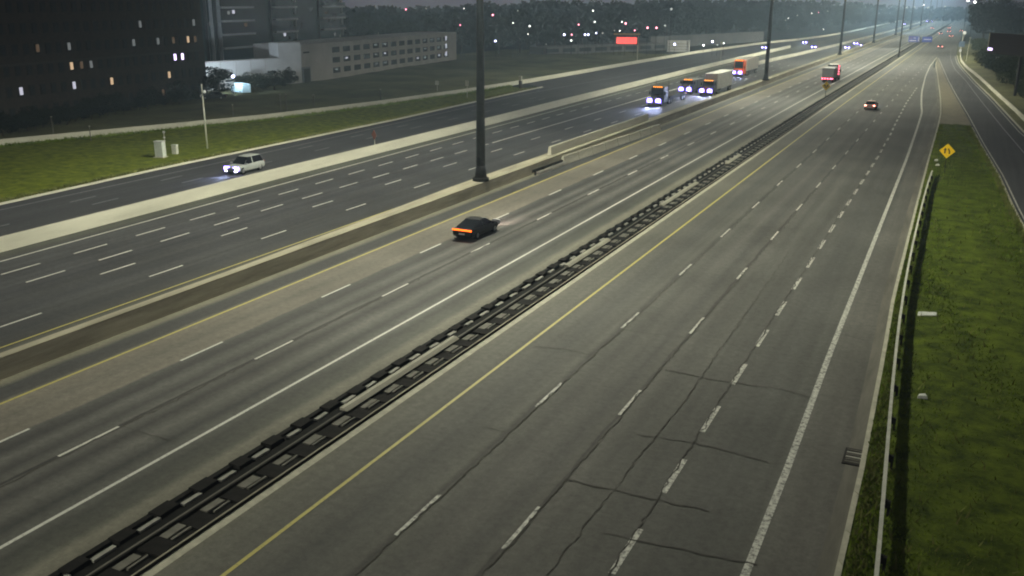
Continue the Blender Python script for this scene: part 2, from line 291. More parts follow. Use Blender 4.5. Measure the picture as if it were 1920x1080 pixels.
# verges: gently uneven grass
def verge(name, fl, fr, y0, y1, m, nx=10, step=2.5, z=.06, amp=.07, hump=.0):
    ys = np.arange(y0, y1+.01, step); b = MB(); vs = []
    for y in ys:
        a, c = fl(y), fr(y)
        for i in range(nx+1):
            t = i/nx; e = min(t, 1-t)*2
            vs.append((a+(c-a)*t, y, z+hump*math.sin(math.pi*t)+amp*min(1, e*3)*(math.sin(y*.31+i*1.7)+math.sin(y*.13+i*.9))*.5))
    w = nx+1; fs = [(k*w+i, k*w+i+1, (k+1)*w+i+1, (k+1)*w+i) for k in range(len(ys)-1) for i in range(nx)]
    b.add(vs, fs); return struct(b.build(name, m, smooth=True))
verge('grass_verge', lambda y: outer(y)+.9, lambda y: curbl(y)-.4, 12, 186, M_['grass'], z=.1)
verge('grass_island', lambda y: curbr(y)+.18, lambda y: r2l(y)-.2, 8, 158, M_['grass_island'], z=.1, hump=.12)
verge('grass_bank', lambda y: r2c(y)+.2, lambda y: r2c(y)+60, 40, 480, M_['grass_dark'], nx=14, step=6, z=.1, amp=.3, hump=.8)
verge('field', lambda y: outer(y)-70, lambda y: outer(y)-.1, 12, 330, M_['grass_dark'], nx=16, step=6, z=.12, amp=.25)
def tufts(name, fl, fr, y0, y1, n, h, w, m, bias=1.0):
    v = np.zeros((n*3, 3)); y = y0+(y1-y0)*rng.random(n)**bias
    a = np.array([fl(t) for t in y]); c = np.array([fr(t) for t in y]); x = a+(c-a)*rng.random(n)
    th = rng.random(n)*np.pi; hh = h*(.4+rng.random(n)**2*1.3); ww = w*(.5+rng.random(n))
    lx, ly = rng.normal(0, .5, n)*hh, rng.normal(0, .5, n)*hh
    v[0::3] = np.c_[x-np.cos(th)*ww, y-np.sin(th)*ww, np.full(n, .06)]; v[1::3] = np.c_[x+np.cos(th)*ww, y+np.sin(th)*ww, np.full(n, .06)]
    v[2::3] = np.c_[x+lx, y+ly, .1+hh]
    me = bpy.data.meshes.new(name); me.from_pydata(v.tolist(), [], np.arange(n*3).reshape(-1, 3).tolist()); me.materials.append(m)
    o = bpy.data.objects.new(name, me); COL.objects.link(o); return stuff(o)
tufts('grass', lambda y: curbr(y)+.25, lambda y: r2l(y)-.25, 25, 157, 70000, .13, .055, M_['blade'], 1.6)
M_['dry'] = mat('dry_grass_blade', (.15, .16, .05), .9, var=.4, scale=.5, spec=.1)
tufts('grass', lambda y: curbr(y)+.3, lambda y: curbr(y)+.9, 25, 157, 5000, .15, .05, M_['dry'], 1.6)
tufts('grass', lambda y: r2l(y)-.8, lambda y: r2l(y)-.18, 25, 157, 7000, .22, .05, M_['dry'], 1.4)
tufts('grass', lambda y: curbr(y)+.3, lambda y: r2l(y)-.3, 25, 157, 5000, .3, .05, M_['dry'], 1.6)
tufts('grass', lambda y: curbl(y)-1.3, lambda y: curbl(y)-.42, 50, 186, 7000, .25, .07, M_['dry'])
tufts('grass', lambda y: outer(y)+.1, lambda y: outer(y)+1.5, 50, 186, 9000, .3, .09, M_['blade'])
# ------------------------------------------------------------------ road markings (each dash a part of its road)
def dash_mesh(length, width, m):
    b = MB(); b.add([(-width/2, 0, 0), (width/2, 0, 0), (width/2, length, 0), (-width/2, length, 0)], [(0, 1, 2, 3)])
    me = bpy.data.meshes.new('lane_dash'); me.from_pydata(b.v, [], b.f); me.materials.append(m); return me
D3 = {k: dash_mesh(3.1, .15, M_[k]) for k in ('white', 'white_worn', 'white_faint')}
D3w = dash_mesh(3.0, .24, M_['white_worn'])
def dashes(road, fx, y0, cyc, n, me, z=.012):
    for i in range(n):
        y = y0+i*cyc; o = bpy.data.objects.new('lane_dash', me); COL.objects.link(o); o.parent = road
        x0, x1 = fx(y), fx(y+3); o.location = (x0, y, z); o.rotation_euler = (0, 0, -math.atan2(x1-x0, 3))
dashes(road_m, K(-15.86), 24.08, 12, 30, D3['white_worn'])
dashes(road_m, K(-12.12), 24.92, 12, 30, D3['white_worn'])
dashes(road_m, interp([(-8.3, 8), (-8.34, 120), (-8.5, 140), (-8.85, 157), (-9.35, 191), (-9.4, 300)]), 25.2, 5.82, 35, D3w)
dashes(road_e, K(-34.65), 9.23, 12, 28, D3['white'])
dashes(road_e, K(-31.36), 11.08, 12, 28, D3['white'])
cd = interp([(-56.6, 20), (-57.05, 41), (-57.75, 68), (-58.05, 77), (-58.9, 110), (-59.5, 150), (-60.2, 260), (-60.2, 400)])
dashes(road_c, cd, 15.8, 6.0, 42, D3['white'])
cd2 = interp([(-53.6, 20), (-53.95, 40), (-54.65, 68), (-54.9, 109)])
dashes(road_c, cd2, 15.3, 6.0, 16, D3['white'])
dashes(road_c, interp([(-50.9, 20), (-51.13, 43), (-51.53, 66), (-51.6, 120), (-51.2, 300)]), 18.9, 11.95, 24, D3['white'])
dashes(road_c, interp([(-47.3, 15), (-47.6, 33), (-47.75, 44), (-48.06, 67), (-48.0, 150), (-47.2, 300)]), 9.2, 11.55, 25, D3['white'])
rd1 = interp([(-72, 20), (-72.5, 58.6), (-73.3, 72), (-74.1, 93), (-74.4, 110), (-74.4, 160), (-73.5, 250)])
rd2 = interp([(-69, 20), (-69.9, 59), (-70.4, 71), (-71.3, 94), (-71.6, 107), (-71.9, 128), (-72, 160), (-71, 250)])
dashes(road_r, rd1, 11.4, 11.75, 14, D3['white_faint'], .016); dashes(road_r, rd2, 12.2, 11.6, 14, D3['white_faint'], .016)
def line(road, fx, y0, y1, w, m, z=.012, w2=None):
    strip('edge_line', lambda y: fx(y)-w/2, lambda y: fx(y)+w/2, y0, y1, z, m, step=3, parent=road)
line(road_m, K(-19.6), 8, 700, .16, M_['yellow'])
rt = interp([(-4.3, 8), (-4.4, 35), (-4.6, 49), (-4.9, 92), (-5.1, 120), (-5.5, 150), (-5.9, 174), (-6.9, 193), (-7.9, 216), (-9.2, 262), (-9.9, 305), (-9.8, 360)])
line(road_m, rt, 8, 356, .28, M_['white_worn'])
line(road_e, K(-27.5), 8, 600, .17, M_['white'])
line(road_e, K(-38.1), 8, 600, .16, M_['yellow'])
line(road_c, K(-44.6), 8, 500, .14, M_['yellow'])
dln = interp([(-59.3, 15), (-60, 42), (-60.9, 70), (-61.5, 100), (-61.9, 130), (-62.6, 165), (-63.4, 203), (-64, 260), (-64.4, 350)])
line(road_c, dln, 10, 350, .17, M_['white'])
# gore line: one thin line that widens to a chevron nose
gl = interp([(-54.9, 109.5), (-55.1, 144), (-55.4, 173), (-55.4, 202), (-55.7, 240), (-56, 286)])
strip('edge_line', lambda y: gl(y)-.1-max(0, y-150)*.0035, lambda y: gl(y)+.1+max(0, y-150)*.0035, 109.5, 286, .014, M_['white'], parent=road_c)
line(road_r, lambda y: w1(y)-1.7, 12, 330, .32, M_['shaded_yellow'], .02)
line(road_r, edgel, 12, 330, .16, M_['white_faint'], .016)
line(road_2, lambda y: r2l(y)+.35, 8, 355, .14, M_['white_worn'], .016)
line(road_2, r2m, 50, 420, .15, M_['white_faint'], .016)
line(road_2, lambda y: r2c(y)-.5, 40, 370, .15, M_['white_worn'], .016)
# tar seals over cracks
def seal(road, pts, w=.055, z=.02):
    b = MB(); vs = []; out = []
    for k in range(len(pts)-1):
        (x0, y0), (x1, y1) = pts[k], pts[k+1]; n = max(2, int(math.hypot(x1-x0, y1-y0)/.35))
        for i in range(n): out.append((x0+(x1-x0)*i/n+random.gauss(0, .05), y0+(y1-y0)*i/n+random.gauss(0, .05)))
    out.append(pts[-1])
    for i, (x, y) in enumerate(out):
        a = out[max(0, i-1)]; c = out[min(len(out)-1, i+1)]; dx, dy = c[0]-a[0], c[1]-a[1]; L = math.hypot(dx, dy) or 1
        ww = w*(.4+random.random()*.9)/2; vs += [(x-dy/L*ww, y+dx/L*ww, z), (x+dy/L*ww, y-dx/L*ww, z)]
    b.add(vs, [(2*i, 2*i+1, 2*i+3, 2*i+2) for i in range(len(out)-1)]); b.build('crack_seal', M_['seal'], road)
def px(*p): return [tuple(at(*q)[:2]) for q in p]
seal(road_m, px((1168, 618), (1230, 628), (1290, 634))); seal(road_m, px((1000, 650), (1060, 656), (1115, 667)), .06)
seal(road_m, px((1250, 694), (1330, 711), (1440, 728)), .08); seal(road_m, px((1190, 815), (1300, 830), (1440, 868)), .08)
seal(road_m, px((1440, 725), (1530, 748))); seal(road_m, px((905, 798), (955, 812))); seal(road_m, px((1060, 900), (1200, 930), (1330, 960)), .08)
seal(road_m, px((1555, 620), (1625, 640)), .05); seal(road_m, px((1590, 540), (1660, 552)), .04); seal(road_m, px((1130, 1000), (1420, 1060)), .07)
seal(road_e, px((552, 581), (620, 588)), .07); seal(road_e, px((690, 603), (740, 611)), .05); seal(road_e, px((230, 800), (330, 830)), .06)
for xa in (-15.86, -12.12, -8.5): seal(road_m, [(xa+.12, 12), (xa+.1, 45), (xa+.14, 90), (xa+.1, 140)], .07)
seal(road_e, [(-31.2, 10), (-31.25, 60), (-31.2, 130)], .08)
seal(road_m, [(-10.3, 18), (-9.9, 40), (-10.2, 70)], .05)
# ------------------------------------------------------------------ concrete walls and barriers
b = MB(); wallrun(b, lambda y: w1(y)-.62, w1, 10, 402, 0, 1.05, fl2=lambda y: w1(y)-.42, fr2=lambda y: w1(y)-.16)
tag(b.build('concrete_wall', M_['conc_wall']), 'long pale concrete barrier wall between the far ramp and the collector lanes', 'wall')
b = MB(); wallrun(b, lambda y: e2(y)-.6, e2, 288, 1300, 0, 1.0, fl2=lambda y: e2(y)-.4, fr2=lambda y: e2(y)-.15)
tag(b.build('concrete_wall', M_['conc_wall']), 'pale concrete wall starting at the gore nose near the distant trucks', 'wall')
b = MB(); wallrun(b, lambda y: outer(y)-.3, outer, 14, 1300, 0, .9, fl2=lambda y: outer(y)-.25, fr2=lambda y: outer(y)-.1)
tag(b.build('concrete_wall', M_['conc_wall']), 'low pale concrete wall along the edge of the dark field', 'wall')
ml = interp([(-41.25, 8), (-41.4, 45), (-42.0, 65), (-42.4, 76), (-42.3, 135), (-41.6, 150), (-41.5, 1400)])
b = MB(); wallrun(b, lambda y: ml(y)+shift(y)-.1, K(-40.62), 8, 1300, 0, 1.06, fl2=lambda y: ml(y)+shift(y), fr2=K(-40.74))
tag(b.build('median_wall', M_['conc_old']), 'stained concrete median wall carrying the dark lighting masts', 'wall')
b = MB(); wallrun(b, ow, lambda y: ow(y)+.4, 158, 640, 0, .75, fl2=lambda y: ow(y)+.12, fr2=lambda y: ow(y)+.3)
tag(b.build('concrete_wall', M_['conc']), 'pale concrete wall curving along the right exit ramp below the dark bushes', 'wall')
# upper barrier standing on the median wall, and the sectioned one in front of it
b = MB(); wallrun(b, lambda y: -41.85+shift(y), lambda y: -41.35+shift(y), 97.5, 134, 1.06, 2.0, fl2=K(-41.72), fr2=K(-41.48))
tag(b.build('upper_barrier', M_['conc']), 'short concrete barrier raised on top of the median wall', 'barrier')
fb = empty('sectioned_barrier', (-40, 98, 0)); tag(fb, 'sectioned concrete barrier standing in front of the median wall', 'barrier')
fx = lambda y: -40.2+(y-98)*.036
for i in range(8):
    y0 = 98+i*4.2
    c = [(-.3, 0), (.3, 0), (.28, .12), (.19, .4), (.08, .95), (-.08, .95), (-.19, .4), (-.28, .12)]
    bb = MB(); bb.loft([[(fx(y)+40+a, y-98, zz) for a, zz in c] for y in (y0+.05, y0+4.15)])
    bb.build('barrier_section', M_['conc'], fb)
# short steel end rail ahead of it
er = empty('end_rail', (-40.3, 90, 0)); tag(er, 'short dark steel guide rail leading up to the sectioned barrier', 'guide rail')
W_PROF = [(0, .0), (.08, .04), (.08, .12), (.01, .155), (.08, .19), (.08, .27), (0, .31)]
def wbeam(b, path, z, side=1, th=.012):
    """a W-profile rail swept along path [(x,y)]"""
    secs = []
    for i, (x, y) in enumerate(path):
        a = path[max(0, i-1)]; c = path[min(len(path)-1, i+1)]; dx, dy = c[0]-a[0], c[1]-a[1]; L = math.hypot(dx, dy); nx, ny = dy/L*side, -dx/L*side
        pr = W_PROF+[(q-.03, h) for q, h in reversed(W_PROF)]
        secs.append([(x+nx*q, y+ny*q, z+h) for q, h in pr])
    return b.loft(secs)
for dx, nm in ((0, 'rail'), (.55, 'rail')):
    bb = MB(); wbeam(bb, [(-.1+dx, 0), (.0+dx*.9, 3), (.1+dx*.6, 8)], .12 if dx else .28); bb.build(nm, M_['steel_dark'] if not dx else M_['steel'], er)
for k in range(4):
    bb = MB(); bb.box((.12, .4+k*2.2, .28), (.15, .15, .56)); bb.build('post', M_['steel_dark'], er)
# ------------------------------------------------------------------ steel guide rail in the central median
gm = empty('median_guide_rail', (-22.5, 0, 0)); tag(gm, 'dark low steel guide rail frame with open bays along the paved median', 'guide rail')
def run(nm, x0, x1, z0, z1, m, a=10, c=1100, lean=0.0):
    bb = MB(); wallrun(bb, lambda y: x0+22.5+shift(y), lambda y: x1+22.5+shift(y), a, c, z0, z1, step=6, fl2=lambda y: x0+22.5+shift(y), fr2=lambda y: x1+22.5+shift(y)-lean); return bb.build(nm, m, gm)
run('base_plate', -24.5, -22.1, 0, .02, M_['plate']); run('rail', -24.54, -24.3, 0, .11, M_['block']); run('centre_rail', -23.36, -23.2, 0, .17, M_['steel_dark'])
run('rail_cap', -23.34, -23.27, .171, .185, M_['gutter']); run('inner_rail', -22.72, -22.67, .02, .08, M_['block'])  # pale rail cap paints the lamplit top of the dark centre rail
run('edge_rail', -22.12, -22.03, 0, .12, M_['steel_dark']); run('rail_cap', -22.115, -22.05, .121, .135, M_['conc_old'])  # edge cap likewise: lit top put into a paler colour
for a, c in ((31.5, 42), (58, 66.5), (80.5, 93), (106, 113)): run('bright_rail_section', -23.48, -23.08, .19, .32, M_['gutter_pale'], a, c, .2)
protos = []
for nm, xx, bx, mm, dy in (('spacer_block', -24.25, (.60, .95, .16), 'block', 0), ('cross_plate', -22.65, (1.0, .9, .07), 'block', 0), ('lit_ground_slat', -23.98, (.20, .92, .09), 'pad_lit', 1.0), ('lit_ground_pad', -22.92, (.38, 1.0, .07), 'pad', 1.0), ('narrow_lit_ground_pad', -22.59, (.10, 1.0, .07), 'pad', 1.05)):  # slats and pads are added to stand in for lit ground
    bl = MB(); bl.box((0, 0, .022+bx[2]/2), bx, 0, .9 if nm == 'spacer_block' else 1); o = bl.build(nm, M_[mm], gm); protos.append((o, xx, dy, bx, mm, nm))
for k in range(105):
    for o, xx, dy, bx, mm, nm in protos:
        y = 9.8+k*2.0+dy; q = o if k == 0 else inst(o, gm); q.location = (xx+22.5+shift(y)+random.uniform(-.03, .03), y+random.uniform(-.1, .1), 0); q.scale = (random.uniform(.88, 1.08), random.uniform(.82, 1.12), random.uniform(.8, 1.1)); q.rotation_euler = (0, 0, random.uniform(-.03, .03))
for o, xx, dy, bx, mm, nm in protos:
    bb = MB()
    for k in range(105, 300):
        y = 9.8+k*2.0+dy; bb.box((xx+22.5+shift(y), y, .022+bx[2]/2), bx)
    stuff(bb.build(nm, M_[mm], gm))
struct(strip('median_edge', K(-22.0), K(-21.62), 8, 1200, .012, M_['kerb']))
# guide rail along the right grass island
gpts = [(-.55, 8), (-.35, 24), (-.7, 35.3), (-1.05, 39.2), (-1.2, 43), (-1.35, 49), (-1.55, 56), (-1.8, 64), (-1.95, 78), (-2.0, 95), (-1.9, 108.3)]
_gc = np.polyfit([p[1] for p in gpts], [p[0] for p in gpts], 5); gx = lambda y: float(np.polyval(_gc, y))
g2 = empty('verge_guide_rail', (-1.5, 20, 0)); tag(g2, 'pale steel guide rail with dark posts beside the right grass island', 'guide rail')
bb = MB(); wbeam(bb, [(gx(y)+1.5, y-20) for y in np.arange(8, 108.4, 2)], .44, -1); bb.build('rail', M_['pole'], g2)
bb = MB(); wallrun(bb, lambda y: gx(y+20)+1.41, lambda y: gx(y+20)+1.55, -12, 88.3, .755, .775, step=2); bb.build('rail_cap', M_['pole'], g2)
src = None
for k in range(26):
    y = 10+k*3.8
    if src is None:
        q = MB(); q.box((.2, 0, .35), (.1, .13, .7)); q.box((.09, 0, .58), (.12, .12, .3)); src = q.build('post', M_['steel_dark'], g2); o = src
    else: o = inst(src, g2)
    o.location = (gx(y)+1.5, y-20, 0)
# catch basin in the gutter
cb = empty('catch_basin', at(1601, 858)); tag(cb, 'rusty catch basin grate set in the gutter by the kerb', 'drain')
bb = MB(); bb.box((0, 0, .02), (.8, 1.5, .05)); bb.build('frame', M_['steel_dark'], cb)
for k in range(6): q = MB(); q.box((0, -.55+k*.22, .055), (.62, .09, .03)); q.build('grate_bar', M_['steel'] if k in (2, 4) else M_['gutter'], cb)
# ------------------------------------------------------------------ high-mast lighting (the lamps that light the whole place)
def batwing(l, power):
    """floodlight distribution: even out to about 55 degrees from straight down, cut off beyond"""
    l.energy = power; l.use_nodes = True; t = l.node_tree; e = t.nodes['Emission']
    c = t.nodes.new('ShaderNodeTexCoord'); s = t.nodes.new('ShaderNodeSeparateXYZ'); t.links.new(c.outputs['Normal'], s.inputs[0])
    r = t.nodes.new('ShaderNodeValToRGB'); a = t.nodes.new('ShaderNodeMath'); a.operation = 'ABSOLUTE'; t.links.new(s.outputs['Z'], a.inputs[0]); t.links.new(a.outputs[0], r.inputs[0])
    el = r.color_ramp.elements; pts = [(.0, .03), (.22, .06), (.40, .62), (.56, 1.0), (.64, 1.0), (.75, .72), (.88, .48), (1.0, .36)]
    for i, (p, q) in enumerate(pts):
        k = el[i] if i < 2 else el.new(p); k.position = p; k.color = (q, q, q, 1)
    t.links.new(r.outputs[0], e.inputs['Strength'])
masts = [(-41.3, -45), (-41.35, 80), (-40.35, 217), (-38.9, 336), (-38.2, 446), (-37.2, 560), (-36.6, 680), (-36.2, 800), (-35.9, 930), (-35.6, 1070), (-35.5, 1220)]
POW = 145000
root0 = None
for i, (mx, my) in enumerate(masts):
    if root0 is None:
        r0 = empty('high_mast', (mx, my, 1.06)); root0 = r0
        q = MB(); q.tube((0, 0, .62), (0, 0, 31.5), .46, .2, 14); q.build('mast_pole', M_['mast'], r0, smooth=True)
        q = MB(); q.tube((0, 0, 0), (0, 0, .3), .80, .80, 16); q.tube((0, 0, .3), (0, 0, .42), .66, .60, 16); q.build('base_flange', M_['steel_dark'], r0)
        q = MB(); q.tube((0, 0, .42), (0, 0, 1.5), .6, .455, 14); q.build('base_collar', M_['mast'], r0, smooth=True)
        q = MB(); q.box((.0, -.44, 1.9), (.3, .08, .8)); q.build('hand_hole_cover', M_['steel_dark'], r0)
        q = MB(); q.tube((0, 0, 31.2), (0, 0, 31.5), 1.2, 1.2, 20); q.build('lamp_ring', M_['steel'], r0)
        src = None
        for k in range(8):
            a = k*math.pi/4
            if src is None:
                q = MB(); q.box((0, 0, 0), (.5, .4, .25)); src = q.build('luminaire', M_['lens'], r0); o = src
            else: o = inst(src, r0)
            o.location = (1.45*math.cos(a), 1.45*math.sin(a), 31.05); o.rotation_euler = (0, 0, a)
        L = bpy.data.lights.new('mast_lamp', 'POINT'); L.color = (1.0, .985, .77); L.shadow_soft_size = 1.2; batwing(L, POW)
        lo = bpy.data.objects.new('mast_lamp', L); COL.objects.link(lo); lo.parent = r0; lo.location = (0, 0, 30.0); r = r0
    else:
        r = copy_tree(root0); r.location = (mx, my, 1.06)
        if i >= 6:
            for ch in r.children:
                if ch.type == 'LIGHT':
                    if i == 6: far_lamp = ch.data.copy(); far_lamp.color = (.72, .93, 1.0); far_lamp.energy = POW*1.8
                    ch.data = far_lamp
    nm = {0: 'out of the frame at left', 1: 'nearest to the camera beside the black car', 2: 'beside the orange truck and white box truck', 3: 'third along the median wall, left of the distant headlights', 4: 'fourth along the median wall, right of the clustered headlights'}.get(i)
    tag(r, 'dark steel lighting mast '+(nm or 'fading into the far haze on the median wall'), 'lighting mast', 'lighting masts along the median wall')
r = copy_tree(root0); r.location = (-22.5+shift(352), 352, .0); r.scale = (.55, .55, 1)
tag(r, 'slim lighting mast standing in the steel guide rail median', 'lighting mast', 'lighting masts along the median wall')
# ------------------------------------------------------------------ signs, posts, cabinets
def diamond(name, loc, half, z, m, label, facing=0.0, arrows=None, lean=0.0):
    r = empty(name, loc, facing); tag(r, label, 'sign')
    q = MB(); q.box((0, .04, (z-half*.2)/2), (.08, .06, z-half*.2)); q.build('sign_post', M_['pole'] if arrows is None else M_['steel_dark'], r)
    q = MB(); q.loft([[(0, yy, z-half), (half, yy, z), (0, yy, z+half), (-half, yy, z)] for yy in (-.02, 0)]); q.build('sign_panel', m, r)
    for pts in arrows or []:
        q = MB(); q.add([(a, -.026, z+c) for a, c in pts], [tuple(range(len(pts)))]); q.build('sign_symbol', M_['sgnblk'], r)
    return r
h = .72
s1 = [(-.30, -.28), (-.14, -.28), (-.14, .10), (-.05, .10), (-.22, .34), (-.39, .10), (-.30, .10)]
s2 = [(.16, -.30), (.32, -.30), (.30, -.02), (.14, .30), (.02, .24), (.16, -.06)]
pR = at(1770, 327); diamond('warning_sign', (pR.x, pR.y, .1), .80, 2.45, M_['yell'], 'yellow diamond merge sign on a post in the right grass island', -.08, [s1, s2])
pM = (-24.35, 194, 0)
v1 = [(-.5, -.1), (-.32, .34), (-.12, .1), (-.02, -.38), (-.14, -.4), (-.24, -.05)]; v2 = [(-a, c) for a, c in v1]
diamond('warning_sign', pM, .85, 2.2, M_['yell'], 'small yellow diamond sign with dark arrows behind the median guide rail', -.12, [v1, v2])
pO = at(655, 283); diamond('warning_sign', (w1(95)-.3, 95, 1.0), .62, 1.25, M_['sgnback'], 'faded orange diamond sign on a grey post behind the pale wall', -.5)
# white camera pole
cpz = at(389, 280); r = empty('camera_pole', (cpz.x, cpz.y, .05)); tag(r, 'slim white pole with a small round camera on the left grass verge', 'camera pole')
q = MB(); q.tube((0, 0, 0), (0, 0, 7.9), .11, .075, 10); q.build('pole', M_['pole'], r, smooth=True)
q = MB(); q.tube((0, 0, 7.05), (.35, -.1, 7.05), .04, .04, 6); q.build('bracket', M_['pole'], r)
q = MB(); q.sphere((.48, -.12, 7.0), .2, 12); q.build('camera_dome', M_['wht'], r, smooth=True)
# cabinets
c0 = at(302, 296); r = empty('control_cabinet', (c0.x, c0.y, .05), .25); tag(r, 'tall pale grey control cabinet on the left grass verge', 'cabinet')
q = MB(); q.box((0, 0, .05), (1.3, 1.2, .12)); q.build('plinth', M_['kerb'], r)
q = MB(); q.box((0, 0, 1.0), (1.0, .8, 1.75)); q.build('cabinet_body', M_['cab'], r, bevel=.02)
q = MB(); q.box((0, 0, 1.91), (1.1, .9, .07)); q.build('cabinet_roof', M_['cab'], r)
q = MB(); q.box((.51, 0, 1.0), (.03, .66, 1.5)); q.build('cabinet_door', M_['cab'], r)
c1 = at(329, 290); r = empty('small_cabinet', (c1.x, c1.y, .05), .25); tag(r, 'small greenish cabinet right of the tall control cabinet', 'cabinet')
q = MB(); q.box((0, 0, .55), (.6, .5, 1.1)); q.build('cabinet_body', M_['pole'], r, bevel=.02); q = MB(); q.box((0, 0, 1.13), (.68, .58, .06)); q.build('cabinet_roof', M_['cab'], r)
c2 = at(309, 268); r = empty('marker_post', (c2.x, c2.y, .05)); tag(r, 'short pale marker post behind the tall control cabinet', 'marker post')
q = MB(); q.tube((0, 0, 0), (0, 0, 1.5), .05, .05, 6); q.build('post', M_['pole'], r); q = MB(); q.sphere((0, 0, 1.35), .17, 8); q.sphere((0, 0, .65), .14, 8); q.build('reflector', M_['wht'], r)
# thin posts along the low outer wall
for (u, v, hh, lab) in ((101, 256, 2.6, 'thin grey post behind the low wall near the dark building corner'), (171, 266, 2.0, 'thin grey post touching the low wall left of the cabinets'), (438, 224, 2.2, 'thin grey post behind the low wall right of the camera pole'),
                        (527, 212, 3.0, 'left post of the close pair behind the low wall'), (538, 212, 3.0, 'right post of the close pair behind the low wall'), (589, 208, 2.6, 'lone thin post just right of the close pair'), (714, 193, 2.4, 'thin grey post behind the low wall below the garage')):
    p = at(u, v); r = empty('thin_post', (p.x, p.y, 0)); tag(r, lab, 'post', 'thin posts along the low wall')
    q = MB(); q.tube((0, 0, 0), (0, 0, hh), .07, .06, 6); q.build('post', M_['steel_dark'] if u in (714,) else M_['gutter'], r); q = MB(); q.box((0, 0, hh+.04), (.18, .18, .08)); q.build('post_cap', M_['kerb'], r)
for (u, v, hh, w, lab) in ((820, 172, 2.2, .8, 'small pale square sign on a post in the dark field'), (876, 184, 3.2, .7, 'narrow sign on a post left of the nearest mast'), (1351, 117, 6.2, .8, 'tall thin sign post behind the white box truck')):
    p = at(u, v); r = empty('post_sign', (p.x, p.y, 0)); tag(r, lab, 'sign')
    q = MB(); q.tube((0, 0, 0), (0, 0, hh), .06, .06, 6); q.build('sign_post', M_['kerb'], r); q = MB(); q.box((0, -.08, hh-.4), (w, .05, 1.0 if w < .8 else .8)); q.build('sign_panel', M_['kerb'], r)
p = at(976, 166); r = empty('stump_post', (p.x, p.y, 0)); tag(r, 'dark weathered stump with a pale block on top at the low wall', 'post')
q = MB(); q.tube((0, 0, 0), (0, 0, 1.6), .45, .4, 10); q.build('stump', M_['bark'], r); q = MB(); q.box((0, 0, 2.1), (.55, .55, 1.0)); q.build('block', M_['kerb'], r)
# blue service signs over the median
r = empty('blue_sign', (-20.6, 470, 0)); tag(r, 'pair of wide blue guide signs on posts standing in the far median', 'sign')
for xx in (-4.3, -.8, 1.4, 4.2): q = MB(); q.box((xx, .1, 1.6), (.16, .16, 3.2)); q.build('sign_post', M_['steel_dark'], r)
q = MB(); q.box((-2.6, 0, 2.1), (4.6, .12, 2.5)); q.build('sign_panel', M_['blue'], r); q = MB(); q.box((2.85, 0, 2.1), (4.1, .12, 2.3)); q.build('sign_panel', M_['blue'], r)
for k, (xx, zz, w, m) in enumerate(((-3.9, 2.5, 1.0, 'sgnback'), (-2.4, 2.6, .8, 'wht'), (-3.1, 1.5, 2.8, 'wht'), (2.9, 2.1, 3.0, 'wht'), (-.7, 2.1, .25, 'wht'))):
    q = MB(); q.box((xx, -.08, zz), (w, .03, .3 if k != 4 else 1.9)); q.build('sign_legend', M_[m], r)
# litter on the island
p = at(1735, 595); r = empty('litter_board', (p.x, p.y, .17), .5); tag(r, 'flat white board lying in the grass island', 'litter')
q = MB(); q.loft([[(-.62, -.22, 0), (.5, -.36, .03), (.66, .06, .1), (-.3, .34, .06)], [(-.62, -.22, .03), (.5, -.36, .06), (.66, .06, .13), (-.3, .34, .09)]]); q.build('board', M_['litter'], r)
for (u, v, lab) in ((1755, 304, 'white scrap in the grass near the guide rail end, farther of two'), (1757, 313, 'small white scrap in the grass near the guide rail end, nearer of two'), (1728, 752, 'tiny white scrap in the near part of the grass island')):
    p = at(u, v); q = MB(); q.loft([[(p.x-.2, p.y-.15, .12), (p.x+.25, p.y-.1, .14), (p.x+.15, p.y+.2, .2), (p.x-.2, p.y+.15, .16)], [(p.x-.18, p.y-.1, .3), (p.x+.2, p.y-.1, .33), (p.x+.1, p.y+.15, .36), (p.x-.15, p.y+.1, .3)]]); o = q.build('litter_scrap', M_['litter']); tag(o, lab, 'litter')
    if u == 1728: o.scale = (1, 1, 1)
